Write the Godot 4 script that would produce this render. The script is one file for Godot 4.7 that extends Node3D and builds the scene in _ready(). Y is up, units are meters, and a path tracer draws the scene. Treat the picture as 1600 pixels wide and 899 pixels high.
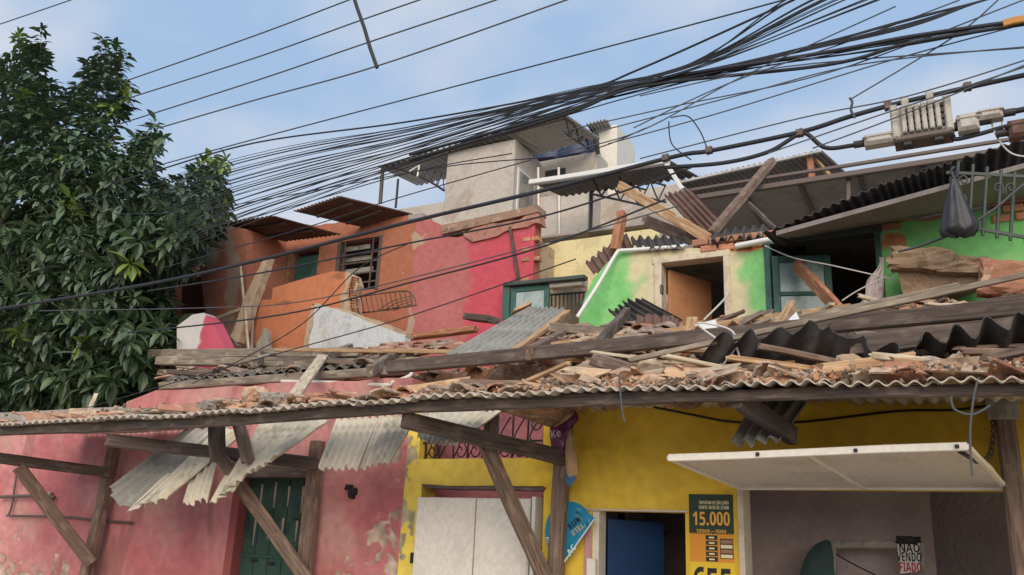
extends Node3D
# ---------------------------------------------------------------- camera geometry (a pixel of the photograph gives a direction, the plane it lies on gives the distance)
const FOCAL := 1350.0
var cam_pos := Vector3(0, 1.6, 6.0)
var cam_basis := Basis.from_euler(Vector3(deg_to_rad(17.0), deg_to_rad(28.0), deg_to_rad(2.6)), EULER_ORDER_YXZ)
var rng := RandomNumberGenerator.new()
var counts := {}
var mats := {}
var ns := FastNoiseLite.new()
var nf := FastNoiseLite.new()
var nw := FastNoiseLite.new()
var shared_normal = null

func ray(px, py) -> Vector3:
	return cam_basis * Vector3((px - 800.0) / FOCAL, -(py - 449.5) / FOCAL, -1)
func P(px, py, z) -> Vector3:
	var d := ray(px, py)
	return cam_pos + d * ((z - cam_pos.z) / d.z)
func X(px, py, z) -> float:
	return P(px, py, z).x
func rr(a, b) -> float:
	return rng.randf_range(a, b)

# ---------------------------------------------------------------- nodes
func numbered(called: String) -> String:
	var n = counts.get(called, 0)
	counts[called] = n + 1
	return called if n == 0 else "%s_%03d" % [called, n]
func tag(o, label: String, category: String, group := "", kind := ""):
	if label != "": o.set_meta("label", label)
	if category != "": o.set_meta("category", category)
	if group != "": o.set_meta("group", group)
	if kind != "": o.set_meta("kind", kind)
	return o
func thing(called: String, label: String, category: String, at := Vector3.ZERO, group := "") -> Node3D:
	var o := Node3D.new()
	o.name = numbered(called)
	add_child(o)
	o.position = at
	return tag(o, label, category, group)
func put(mesh: Mesh, m: Material, called: String, parent: Node = null, xf := Transform3D()) -> MeshInstance3D:
	var o := MeshInstance3D.new()
	o.mesh = mesh
	o.material_override = m
	if parent == null or parent == self:
		o.name = numbered(called)
		add_child(o)
		o.transform = xf
	else:
		o.name = called
		parent.add_child(o, true)
		var up := Transform3D()
		var p = parent
		while p != self:
			up = p.transform * up
			p = p.get_parent()
		o.transform = up.affine_inverse() * xf
	o.cast_shadow = GeometryInstance3D.SHADOW_CASTING_SETTING_ON
	return o

# ---------------------------------------------------------------- mesh helpers
func mb() -> SurfaceTool:
	var st := SurfaceTool.new()
	st.begin(Mesh.PRIMITIVE_TRIANGLES)
	return st
func tri(st, a, b, c, ua = null, ub = null, uc = null, n = null):
	# a b c run counter-clockwise seen from outside
	var nn = (b - a).cross(c - a).normalized() if n == null else n
	var uv = [ua, uc, ub]
	var k := 0
	for v in [a, c, b]:
		st.set_normal(nn)
		if uv[k] != null: st.set_uv(uv[k])
		else: st.set_uv(Vector2(v.x + v.z, v.y))
		st.add_vertex(v)
		k += 1
func quad(st, a, b, c, d, u = null):
	if u == null:
		tri(st, a, b, c); tri(st, a, c, d)
	else:
		tri(st, a, b, c, u[0], u[1], u[2]); tri(st, a, c, d, u[0], u[2], u[3])
func add_box(st, lo: Vector3, hi: Vector3, ch := 0.0):
	# a box with chamfered vertical faces' outline when ch > 0 (front and back set in)
	var l := lo; var h := hi
	if ch <= 0.0:
		var v = [Vector3(l.x, l.y, h.z), Vector3(h.x, l.y, h.z), Vector3(h.x, h.y, h.z), Vector3(l.x, h.y, h.z), Vector3(l.x, l.y, l.z), Vector3(h.x, l.y, l.z), Vector3(h.x, h.y, l.z), Vector3(l.x, h.y, l.z)]
		for f in [[0, 1, 2, 3], [5, 4, 7, 6], [1, 5, 6, 2], [4, 0, 3, 7], [3, 2, 6, 7], [4, 5, 1, 0]]:
			quad(st, v[f[0]], v[f[1]], v[f[2]], v[f[3]])
		return
	var c := ch
	var rings := []
	for s in [[h.z, c], [h.z - c, 0.0], [l.z + c, 0.0], [l.z, c]]:
		rings.append([Vector3(l.x + s[1], l.y + s[1], s[0]), Vector3(h.x - s[1], l.y + s[1], s[0]), Vector3(h.x - s[1], h.y - s[1], s[0]), Vector3(l.x + s[1], h.y - s[1], s[0])])
	quad(st, rings[0][0], rings[0][1], rings[0][2], rings[0][3])
	quad(st, rings[3][1], rings[3][0], rings[3][3], rings[3][2])
	for k in 3:
		for i in 4:
			var j = (i + 1) % 4
			quad(st, rings[k][i], rings[k + 1][i], rings[k + 1][j], rings[k][j])
func box(called, lo, hi, m, parent = null, ch := 0.0) -> MeshInstance3D:
	var c: Vector3 = (lo + hi) / 2.0
	var st := mb()
	add_box(st, lo - c, hi - c, ch)
	return put(st.commit(), m, called, parent, Transform3D(Basis(), c))
func frame_to(a: Vector3, b: Vector3, up := Vector3.UP) -> Basis:
	var x := (b - a).normalized()
	if abs(x.dot(up)) > 0.98: up = Vector3(0, 0, 1)
	var z := x.cross(up).normalized()
	return Basis(x, z.cross(x).normalized(), z)
# a sawn timber between two points: chamfered section, a few slightly uneven segments, ends that may be splintered; w is the width across, h the height
func timber_mesh(L: float, w: float, h: float, splinter := 0.0, warp := 0.004) -> ArrayMesh:
	var st := mb()
	var c: float = min(w, h) * 0.14
	var sec := [Vector2(-h / 2 + c, w / 2), Vector2(h / 2 - c, w / 2), Vector2(h / 2, w / 2 - c), Vector2(h / 2, -w / 2 + c), Vector2(h / 2 - c, -w / 2), Vector2(-h / 2 + c, -w / 2), Vector2(-h / 2, -w / 2 + c), Vector2(-h / 2, w / 2 - c)]
	var per := [0.0]
	for i in 8: per.append(per[i] + sec[i].distance_to(sec[(i + 1) % 8]))
	var seg := 4 if L > 0.8 else 2
	var u0 := rr(0, 3)
	var v0 := rr(0, 3)
	var rings := []
	for k in seg + 1:
		var t := float(k) / seg
		var off := Vector2(rr(-warp, warp), rr(-warp, warp)) if k > 0 and k < seg else Vector2.ZERO
		var ring := []
		for i in 8:
			var x := (t - 0.5) * L
			if splinter > 0 and (k == 0 or k == seg): x += rr(-splinter, splinter)
			var s = sec[i] * rr(0.96, 1.03) + off
			ring.append(Vector3(x, s.x, s.y))
		rings.append(ring)
	for k in seg:
		for i in 8:
			var j = (i + 1) % 8
			var a = rings[k][i]; var b = rings[k + 1][i]; var cc = rings[k + 1][j]; var d = rings[k][j]
			quad(st, a, b, cc, d, [Vector2(a.x + u0, per[i] + v0), Vector2(b.x + u0, per[i] + v0), Vector2(cc.x + u0, per[i + 1] + v0), Vector2(d.x + u0, per[i + 1] + v0)])
	for e in [0, seg]:
		var mid := Vector3.ZERO
		for v in rings[e]: mid += v / 8.0
		for i in 8:
			var j = (i + 1) % 8
			var a = rings[e][i]; var b = rings[e][j]
			if e == 0: tri(st, mid, a, b, Vector2(mid.y, mid.z) * 4, Vector2(a.y, a.z) * 4, Vector2(b.y, b.z) * 4)
			else: tri(st, mid, b, a, Vector2(mid.y, mid.z) * 4, Vector2(b.y, b.z) * 4, Vector2(a.y, a.z) * 4)
	return st.commit()
func timber(called, a: Vector3, b: Vector3, w, h, m, parent = null, splinter := 0.0, roll := 0.0) -> MeshInstance3D:
	var bs := frame_to(a, b)
	bs = bs * Basis(Vector3(1, 0, 0), roll)
	return put(timber_mesh(a.distance_to(b), w, h, splinter), m, called, parent, Transform3D(bs, (a + b) / 2.0))
func add_tube(st, pts: Array, r: float, sides := 6, r1 := -1.0):
	if r1 < 0: r1 = r
	var rings := []
	for i in pts.size():
		var d: Vector3 = (pts[min(i + 1, pts.size() - 1)] - pts[max(i - 1, 0)]).normalized()
		var s := d.cross(Vector3(0.13, 1, 0.21)).normalized()
		var t := s.cross(d)
		var rad: float = lerp(r, r1, float(i) / max(1, pts.size() - 1))
		var ring := []
		for k in sides:
			var a := TAU * k / sides
			ring.append([pts[i] + (s * cos(a) + t * sin(a)) * rad, s * cos(a) + t * sin(a)])
		rings.append(ring)
	for i in pts.size() - 1:
		for k in sides:
			var j := (k + 1) % sides
			var q = [rings[i][k], rings[i][j], rings[i + 1][j], rings[i + 1][k]]
			for f in [[0, 1, 2], [0, 2, 3]]:
				for g in f:
					st.set_normal(q[g][1]); st.set_uv(Vector2(q[g][0].x, q[g][0].y)); st.add_vertex(q[g][0])
	for e in [0, pts.size() - 1]:
		for k in range(1, sides - 1):
			if e == 0: tri(st, rings[e][0][0], rings[e][k][0], rings[e][k + 1][0])
			else: tri(st, rings[e][0][0], rings[e][k + 1][0], rings[e][k][0])
func smooth_line(pts: Array, per := 6) -> Array:
	var out := []
	var n := pts.size()
	for i in n - 1:
		for k in per:
			out.append(pts[i].cubic_interpolate(pts[i + 1], pts[max(i - 1, 0)], pts[min(i + 2, n - 1)], float(k) / per))
	out.append(pts[n - 1])
	return out
func tube(called, pts: Array, r, m, parent = null, per := 6, sides := 6) -> MeshInstance3D:
	var c := Vector3.ZERO
	for p in pts: c += p / pts.size()
	var q := []
	for p in (smooth_line(pts, per) if per > 0 else pts): q.append(p - c)
	var st := mb()
	add_tube(st, q, r, sides)
	return put(st.commit(), m, called, parent, Transform3D(Basis(), c))
# a corrugated sheet over the patch a (u0 v0) b (u1 v0) c (u0 v1) d (u1 v1): waves run across u, ridges along v; jag0 / jag1 break the ends at v0 / v1
func corrugated(called, a, b, c, d, waves, amp, m, parent = null, jag0 := 0.0, jag1 := 0.0, thick := 0.006, sag := 0.0, nv := 4) -> MeshInstance3D:
	var mid: Vector3 = (a + b + c + d) / 4.0
	var nu := int(waves * 8)
	var seed := rr(0, 900)
	var grid := []
	for i in nu + 1:
		var u := float(i) / nu
		var row := []
		var w := ns.get_noise_2d(seed + u * waves * 7.0, 3.0) + 0.45 * nf.get_noise_2d(seed + u * waves * 14.0, 9.0)
		var w2 := ns.get_noise_2d(seed + u * waves * 7.0, 333.0) + 0.45 * nf.get_noise_2d(seed + u * waves * 14.0, 99.0)
		var v0: float = clamp(jag0 * (0.45 + w * 1.1), 0, 0.45)
		var v1: float = 1.0 - clamp(jag1 * (0.45 + w2 * 1.1), 0, 0.45)
		for k in nv + 1:
			var v: float = lerp(v0, v1, float(k) / nv)
			var p: Vector3 = a.lerp(b, u).lerp(c.lerp(d, u), v)
			var du: Vector3 = (b - a).lerp(d - c, v).normalized()
			var dv: Vector3 = (c - a).lerp(d - b, u).normalized()
			var nrm := du.cross(dv).normalized()
			if nrm.y < 0: nrm = -nrm
			p += nrm * (sin(TAU * waves * u) * amp - sag * sin(PI * v) + ns.get_noise_2d(u * 60.0 + seed, v * 60.0) * amp * 0.35)
			row.append([p - mid, nrm, v])
		grid.append(row)
	var st := mb()
	for side in [1.0, -1.0]:
		var base := 0
		st.set_smooth_group(1 if side > 0 else 2)
		for i in nu:
			for k in nv:
				var q := []
				for e in [[i, k], [i + 1, k], [i + 1, k + 1], [i, k + 1]]:
					var g = grid[e[0]][e[1]]
					q.append([g[0] + g[1] * thick * 0.5 * side, Vector2(float(e[0]) / 8.0, g[2] * 2.0)])
				var nn: Vector3 = (q[1][0] - q[0][0]).cross(q[3][0] - q[0][0])
				var flip: bool = (nn.dot(grid[i][k][1]) * side) < 0
				for f in [[0, 1, 2], [0, 2, 3]]:
					var o = [f[0], f[2], f[1]] if not flip else f
					for g in o:
						st.set_uv(q[g][1]); st.add_vertex(q[g][0])
	st.generate_normals()
	var edge := mb()
	for e in [0, nv]:
		for i in nu:
			var g0 = grid[i][e]; var g1 = grid[i + 1][e]
			quad(edge, g0[0] + g0[1] * thick * 0.5, g1[0] + g1[1] * thick * 0.5, g1[0] - g1[1] * thick * 0.5, g0[0] - g0[1] * thick * 0.5)
	for i in [0, nu]:
		for k in nv:
			var g0 = grid[i][k]; var g1 = grid[i][k + 1]
			quad(edge, g0[0] + g0[1] * thick * 0.5, g1[0] + g1[1] * thick * 0.5, g1[0] - g1[1] * thick * 0.5, g0[0] - g0[1] * thick * 0.5)
	var mesh := st.commit()
	edge.commit(mesh)
	return put(mesh, m, called, parent, Transform3D(Basis(), mid))
# a wall facing +z: bottom y0, a top edge given as points left to right, rectangular openings [x0, x1, y0, y1]
func wall(called, zf: float, thick: float, y0: float, top: Array, holes: Array, m, parent, rect: Rect2) -> MeshInstance3D:
	var xs := []
	for p in top: xs.append(p.x)
	for h in holes: xs.append(h[0]); xs.append(h[1])
	xs.sort()
	var ty := func(x):
		for i in top.size() - 1:
			if x <= top[i + 1].x + 1e-6:
				var t: float = clamp((x - top[i].x) / max(1e-6, top[i + 1].x - top[i].x), 0, 1)
				return lerp(top[i].y, top[i + 1].y, t)
		return top[top.size() - 1].y
	var uv := func(v): return Vector2((v.x - rect.position.x) / rect.size.x, 1.0 - (v.y - rect.position.y) / rect.size.y)
	var st := mb()
	var zb := zf - thick
	var face := func(q, z, back):
		var v := []
		var us := []
		for p in q: v.append(Vector3(p.x, p.y, z)); us.append(uv.call(p))
		if back: v.reverse(); us.reverse()
		quad(st, v[0], v[1], v[2], v[3], us)
	var side := func(p, q):
		var v = [Vector3(p.x, p.y, zf), Vector3(p.x, p.y, zb), Vector3(q.x, q.y, zb), Vector3(q.x, q.y, zf)]
		quad(st, v[0], v[1], v[2], v[3], [uv.call(p), uv.call(p) + Vector2(0.013, 0.0), uv.call(q) + Vector2(0.013, 0.0), uv.call(q)])
	for i in xs.size() - 1:
		var xa: float = xs[i]; var xb: float = xs[i + 1]
		if xb - xa < 1e-5: continue
		var xm := (xa + xb) / 2
		var cuts := []
		for h in holes:
			if xm > h[0] and xm < h[1]: cuts.append([h[2], h[3]])
		cuts.sort_custom(func(p, q): return p[0] < q[0])
		var low := y0
		var spans := []
		for c in cuts:
			if c[0] > low + 1e-5: spans.append([low, low, c[0], c[0]])
			low = max(low, c[1])
		if ty.call(xm) > low: spans.append([low, low, ty.call(xa), ty.call(xb + 0.0)])
		for s in spans:
			var q = [Vector2(xa, s[0]), Vector2(xb, s[1]), Vector2(xb, s[3]), Vector2(xa, s[2])]
			face.call(q, zf, false); face.call(q, zb, true)
			side.call(q[1], q[0]); side.call(q[3], q[2])
	for h in holes:
		side.call(Vector2(h[0], h[2]), Vector2(h[0], h[3]))
		side.call(Vector2(h[1], h[3]), Vector2(h[1], h[2]))
	side.call(Vector2(top[0].x, top[0].y), Vector2(top[0].x, y0))
	var e = top[top.size() - 1]
	side.call(Vector2(e.x, y0), Vector2(e.x, e.y))
	return put(st.commit(), m, called, parent)
# an edge broken up between points: returns them with ragged points in between
func ragged(pts: Array, step: float, amp: float) -> Array:
	var out := []
	for i in pts.size() - 1:
		var n := int(max(1, round((pts[i + 1].x - pts[i].x) / step)))
		for k in n:
			var p = pts[i].lerp(pts[i + 1], float(k) / n)
			if k > 0: p += Vector2(rr(-0.3, 0.3) * step, rr(-amp, amp))
			out.append(p)
	out.append(pts[pts.size() - 1])
	return out
# a slab cut to an outline of points in space (roughly flat), pushed back along dir
func slab(called, pts: Array, dir: Vector3, m, parent = null, rect = null) -> MeshInstance3D:
	var c := Vector3.ZERO
	for p in pts: c += p / pts.size()
	var n := Vector3.ZERO
	for i in pts.size(): n += (pts[i] - c).cross(pts[(i + 1) % pts.size()] - c)
	var q := pts.duplicate()
	if n.dot(dir) > 0: q.reverse(); n = -n
	n = n.normalized()
	var ax := Vector3(0, 1, 0).cross(n).normalized() if abs(n.y) < 0.95 else Vector3(1, 0, 0)
	var ay := n.cross(ax)
	var flat := PackedVector2Array()
	for p in q: flat.append(Vector2((p - c).dot(ax), (p - c).dot(ay)))
	var idx := Geometry2D.triangulate_polygon(flat)
	var st := mb()
	var uv := func(p):
		if rect == null: return Vector2((p - c).dot(ax), -(p - c).dot(ay))
		return Vector2((p.x - rect.position.x) / rect.size.x, 1.0 - (p.y - rect.position.y) / rect.size.y)
	for i in range(0, idx.size(), 3):
		var a: Vector3 = q[idx[i]]; var b: Vector3 = q[idx[i + 1]]; var d: Vector3 = q[idx[i + 2]]
		if (b - a).cross(d - a).dot(n) < 0:
			var s := b; b = d; d = s
		tri(st, a - c, b - c, d - c, uv.call(a), uv.call(b), uv.call(d))
		tri(st, a - c + dir, d - c + dir, b - c + dir, uv.call(a), uv.call(d), uv.call(b))
	for i in q.size():
		var a: Vector3 = q[i]; var b: Vector3 = q[(i + 1) % q.size()]
		quad(st, b - c, a - c, a - c + dir, b - c + dir, [uv.call(b), uv.call(a), uv.call(a) + Vector2(0.01, 0.01), uv.call(b) + Vector2(0.01, 0.01)])
	return put(st.commit(), m, called, parent, Transform3D(Basis(), c))
# an uneven broken lump
func lump_mesh(size: Vector3, rough: float, n := 4) -> ArrayMesh:
	var seed := rr(0, 999)
	var st := mb()
	var pt := func(v: Vector3):
		var s: Vector3 = v.normalized().lerp(v, 0.72)
		var k := 1.0 + rough * (ns.get_noise_3d(s.x * 45 + seed, s.y * 45, s.z * 45) * 1.1 + nf.get_noise_3d(s.x * 30 + seed, s.y * 30, s.z * 30) * 0.5)
		return s * k * size * 0.5
	for ax in 3:
		for sg in [-1.0, 1.0]:
			for i in n:
				for j in n:
					var q := []
					for e in [[i, j], [i + 1, j], [i + 1, j + 1], [i, j + 1]]:
						var a: float = 2.0 * e[0] / n - 1.0
						var b: float = 2.0 * e[1] / n - 1.0
						var v := Vector3.ZERO
						v[ax] = sg; v[(ax + 1) % 3] = a; v[(ax + 2) % 3] = b
						q.append(pt.call(v))
					if sg > 0: quad(st, q[0], q[1], q[2], q[3])
					else: quad(st, q[3], q[2], q[1], q[0])
	return st.commit()
# a broken barrel tile of fired clay
func tile_mesh(L: float, r: float, arc: float, thick := 0.013) -> ArrayMesh:
	var st := mb()
	var na := 6
	var nl := 3
	var j0 := []
	var j1 := []
	for i in na + 1: j0.append(rr(0, 0.25) * L); j1.append(L - rr(0, 0.3) * L)
	var pt := func(i, k, o):
		var a: float = (float(i) / na - 0.5) * arc
		var x: float = lerp(j0[i], j1[i], float(k) / nl) - L / 2
		var rad: float = r * (1.0 - 0.12 * (x / L)) - o
		return Vector3(x, cos(a) * rad - r * 0.5, sin(a) * rad)
	for i in na:
		for k in nl:
			quad(st, pt.call(i, k, 0.0), pt.call(i + 1, k, 0.0), pt.call(i + 1, k + 1, 0.0), pt.call(i, k + 1, 0.0))
			quad(st, pt.call(i, k + 1, thick), pt.call(i + 1, k + 1, thick), pt.call(i + 1, k, thick), pt.call(i, k, thick))
		for k in [0, nl]: quad(st, pt.call(i, k, 0.0), pt.call(i + 1, k, 0.0), pt.call(i + 1, k, thick), pt.call(i, k, thick))
	for i in [0, na]:
		for k in nl: quad(st, pt.call(i, k, 0.0), pt.call(i, k + 1, 0.0), pt.call(i, k + 1, thick), pt.call(i, k, thick))
	return st.commit()
func shard_mesh(size: float, thick: float) -> ArrayMesh:
	var pts := []
	var n := rng.randi_range(5, 7)
	for i in n:
		var a := TAU * (i + rr(-0.3, 0.3)) / n
		pts.append(Vector2(cos(a) * size * rr(0.5, 1.0), sin(a) * size * rr(0.3, 0.65)))
	var st := mb()
	for i in n:
		var j := (i + 1) % n
		var a := Vector3(pts[i].x, 0, pts[i].y); var b := Vector3(pts[j].x, 0, pts[j].y)
		var h := Vector3(0, thick / 2, 0)
		tri(st, h, b * 0.97 + h, a * 0.97 + h)
		tri(st, -h, a - h, b - h)
		quad(st, a - h, a * 0.97 + h, b * 0.97 + h, b - h)
	return st.commit()

# ---------------------------------------------------------------- materials
func lin(r, g, b) -> Color:
	return Color(r / 255.0, g / 255.0, b / 255.0).srgb_to_linear()
func img_mat(w: int, h: int, fn: Callable, rough := 0.85, bump := 2.0) -> StandardMaterial3D:
	var im := Image.create(w, h, true, Image.FORMAT_RGB8)
	var hm := Image.create(w, h, false, Image.FORMAT_RGB8)
	for y in h:
		for x in w:
			var c: Color = fn.call(float(x) / w, float(y) / h)
			im.set_pixel(x, y, Color(c.r, c.g, c.b).linear_to_srgb())
			hm.set_pixel(x, y, Color(c.a, c.a, c.a))
	var m := StandardMaterial3D.new()
	im.generate_mipmaps()
	m.albedo_texture = ImageTexture.create_from_image(im)
	if bump > 0:
		hm.bump_map_to_normal_map(bump)
		m.normal_enabled = true
		m.normal_texture = ImageTexture.create_from_image(hm)
	m.roughness = rough
	return m
# world rect painted by fn(x, y) -> linear colour with a height in alpha
func wall_mat(rect: Rect2, per_m: float, fn: Callable, rough := 0.9, bump := 2.0) -> StandardMaterial3D:
	var w: int = int(min(1400, rect.size.x * per_m))
	var h: int = int(min(900, rect.size.y * per_m))
	return img_mat(w, h, func(u, v): return fn.call(rect.position.x + u * rect.size.x, rect.position.y + (1 - v) * rect.size.y), rough, bump)
func tri_mat(fn: Callable, metres: float, res := 256, rough := 0.85, bump := 2.0, world := true) -> StandardMaterial3D:
	var m := img_mat(res, res, fn, rough, bump)
	m.uv1_triplanar = true
	m.uv1_world_triplanar = world
	m.uv1_scale = Vector3.ONE / metres
	return m
# seamless noise on the unit square
func tn(n: FastNoiseLite, u, v, s, z := 0.0) -> float:
	var a: float = u * TAU; var b: float = v * TAU
	return n.get_noise_3d((cos(a) * 1.0 + cos(b) * 0.37) * s + z, (sin(a) * 1.0 + sin(b) * 0.61) * s, (cos(b + 0.4) + sin(a + b) * 0.13) * s + z * 0.7)
func plain(r, g, b, rough := 0.7, metal := 0.0) -> StandardMaterial3D:
	var m := StandardMaterial3D.new()
	m.albedo_color = Color(r / 255.0, g / 255.0, b / 255.0)
	m.roughness = rough
	m.metallic = metal
	return m
func wood_mat(base: Color, dark: Color, pale: Color) -> StandardMaterial3D:
	var s := rr(0, 500)
	var m := img_mat(160, 160, func(u, v):
		var g := ns.get_noise_2d(u * 26.0 + s, v * 420.0) * 0.5 + nf.get_noise_2d(u * 30.0 + s, v * 600.0) * 0.5
		var p := ns.get_noise_2d(u * 90.0 + s, v * 120.0 + 70.0)
		var c := base.lerp(dark, clamp(g * 1.3 + 0.25, 0, 1)).lerp(pale, clamp(p * 1.6 - 0.15, 0, 0.75))
		c.a = 0.5 + g * 0.5
		return c, 0.9, 1.6)
	m.uv1_scale = Vector3(0.8, 1.6, 1)
	return m
func mottled(base: Color, spots: Array, metres: float, rough := 0.9, bump := 2.5, scale := 9.0) -> StandardMaterial3D:
	# spots: [colour, threshold, z]
	var m := tri_mat(func(u, v):
		var c := base
		var hgt := 0.5
		c = c * (1.0 + 0.14 * tn(nf, u, v, scale * 7.0, 3.0))
		for s in spots:
			var k: float = clamp((tn(ns, u, v, scale, s[2]) + 0.35 * tn(nf, u, v, scale * 3.0, s[2]) - s[1]) * 5.0, 0, 1)
			c = c.lerp(s[0], k * 0.7)
		c.a = hgt
		return c, metres, 128, rough, 0.0)
	if shared_normal == null:
		var hm := Image.create(256, 256, false, Image.FORMAT_RGB8)
		for y in 256:
			for x in 256:
				var q: float = 0.5 + 0.3 * tn(nf, x / 256.0, y / 256.0, 60.0) + 0.2 * tn(ns, x / 256.0, y / 256.0, 30.0)
				hm.set_pixel(x, y, Color(q, q, q))
		hm.bump_map_to_normal_map(4.0)
		shared_normal = ImageTexture.create_from_image(hm)
	m.normal_enabled = true
	m.normal_texture = shared_normal
	m.normal_scale = bump * 0.1
	return m

func make_materials():
	mats.wood_dark = wood_mat(lin(100, 87, 80), lin(66, 57, 53), lin(126, 111, 101))
	mats.wood_brown = wood_mat(lin(132, 110, 96), lin(86, 70, 62), lin(158, 134, 116))
	mats.wood_grey = wood_mat(lin(150, 136, 120), lin(92, 82, 74), lin(178, 164, 146))
	mats.wood_tan = wood_mat(lin(196, 160, 122), lin(140, 106, 76), lin(214, 184, 150))
	mats.wood_red = wood_mat(lin(178, 122, 92), lin(118, 74, 54), lin(196, 150, 118))
	mats.wood_pale = wood_mat(lin(206, 190, 164), lin(150, 132, 108), lin(224, 210, 190))
	mats.frame_paint = mottled(lin(212, 198, 176), [[lin(188, 172, 150), 0.12, 2.0]], 0.8, 0.8, 0.6)
	mats.door_veneer = mottled(lin(186, 132, 94), [[lin(170, 116, 80), 0.05, 2.0]], 1.4, 0.6, 0.3)
	mats.tile = []
	for c in [[196, 146, 116], [208, 170, 138], [180, 126, 102], [200, 174, 150], [158, 134, 118]]:
		mats.tile.append(mottled(lin(c[0], c[1], c[2]), [[lin(122, 96, 82), 0.1, 5.0], [lin(214, 192, 168), 0.16, 40.0], [lin(92, 84, 76), 0.24, 70.0]], 0.6, 0.9, 4.0, 12.0))
	mats.brick = [mottled(lin(182, 128, 100), [[lin(214, 150, 112), 0.15, 8.0]], 0.7), mottled(lin(166, 118, 94), [[lin(204, 176, 150), 0.2, 2.0]], 0.7), mottled(lin(186, 134, 98), [[lin(206, 178, 148), 0.15, 9.0]], 0.7)]
	mats.mortar = mottled(lin(186, 164, 138), [[lin(150, 122, 98), 0.1, 4.0]], 0.8)
	mats.stone = mottled(lin(160, 152, 142), [[lin(120, 112, 102), 0.1, 7.0], [lin(196, 188, 176), 0.2, 17.0]], 0.6)
	mats.clay_lump = mottled(lin(154, 128, 104), [[lin(124, 100, 80), 0.05, 7.0], [lin(182, 156, 126), 0.15, 17.0]], 0.7, 0.95, 5.0)
	mats.rubble = mottled(lin(150, 118, 94), [[lin(92, 74, 62), 0.0, 4.0], [lin(188, 128, 92), 0.12, 24.0], [lin(190, 176, 160), 0.25, 44.0]], 0.8, 0.95, 5.0, 14.0)
	mats.fibro = mottled(lin(216, 207, 188), [[lin(170, 164, 152), 0.05, 2.0], [lin(196, 184, 148), 0.16, 12.0], [lin(96, 94, 86), 0.3, 32.0]], 1.4)
	mats.fibro_eave = mottled(lin(204, 192, 176), [[lin(150, 136, 122), 0.05, 2.0], [lin(104, 96, 88), 0.28, 32.0]], 1.2)
	mats.fibro_grey = mottled(lin(156, 152, 144), [[lin(112, 110, 106), 0.05, 2.0], [lin(184, 182, 174), 0.2, 12.0]], 1.2)
	mats.fibro_dark = mottled(lin(74, 70, 68), [[lin(48, 45, 44), 0.0, 2.0], [lin(104, 98, 92), 0.22, 12.0]], 1.2)
	mats.fibro_moss = mottled(lin(120, 112, 100), [[lin(70, 66, 58), 0.0, 2.0], [lin(196, 190, 178), 0.15, 12.0], [lin(96, 100, 62), 0.2, 22.0]], 0.8)
	mats.rust_tin = mottled(lin(112, 84, 72), [[lin(84, 58, 48), 0.02, 2.0], [lin(138, 116, 102), 0.2, 12.0]], 1.5, 0.7)
	mats.tin = mottled(lin(186, 184, 180), [[lin(150, 148, 146), 0.08, 2.0]], 1.8, 0.55, 1.0)
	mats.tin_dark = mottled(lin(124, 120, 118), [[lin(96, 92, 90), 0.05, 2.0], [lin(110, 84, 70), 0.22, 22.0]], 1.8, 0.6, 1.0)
	mats.ceiling = mottled(lin(156, 149, 143), [[lin(138, 130, 123), 0.1, 2.0]], 2.0, 0.85, 1.0)
	mats.concrete = mottled(lin(160, 152, 146), [[lin(122, 114, 108), 0.1, 2.0], [lin(184, 176, 168), 0.2, 12.0]], 1.6)
	mats.slab = mottled(lin(134, 126, 122), [[lin(116, 108, 104), 0.1, 2.0]], 1.6, 0.9, 1.0)
	mats.steel = plain(104, 92, 86, 0.6, 0.3)
	mats.steel_dark = plain(62, 60, 60, 0.6, 0.3)
	mats.rail = plain(74, 82, 77, 0.6, 0.2)
	mats.black_iron = plain(38, 34, 36, 0.6, 0.2)
	mats.cable = plain(40, 42, 48, 0.6)
	mats.cable_grey = plain(78, 80, 86, 0.6)
	mats.white_wire = plain(206, 202, 196, 0.6)
	mats.white_paint = mottled(lin(230, 223, 210), [[lin(216, 210, 198), 0.2, 2.0]], 1.6, 0.5, 0.15)
	mats.pvc = plain(226, 226, 224, 0.5)
	mats.teal = mottled(lin(58, 100, 92), [[lin(46, 78, 74), 0.05, 2.0]], 1.0, 0.6)
	mats.green_door = mottled(lin(44, 74, 62), [[lin(34, 56, 50), 0.02, 2.0], [lin(58, 88, 70), 0.22, 12.0]], 0.9, 0.6)
	mats.interior = mottled(lin(184, 168, 168), [[lin(172, 156, 158), 0.1, 2.0]], 2.2)

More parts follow.
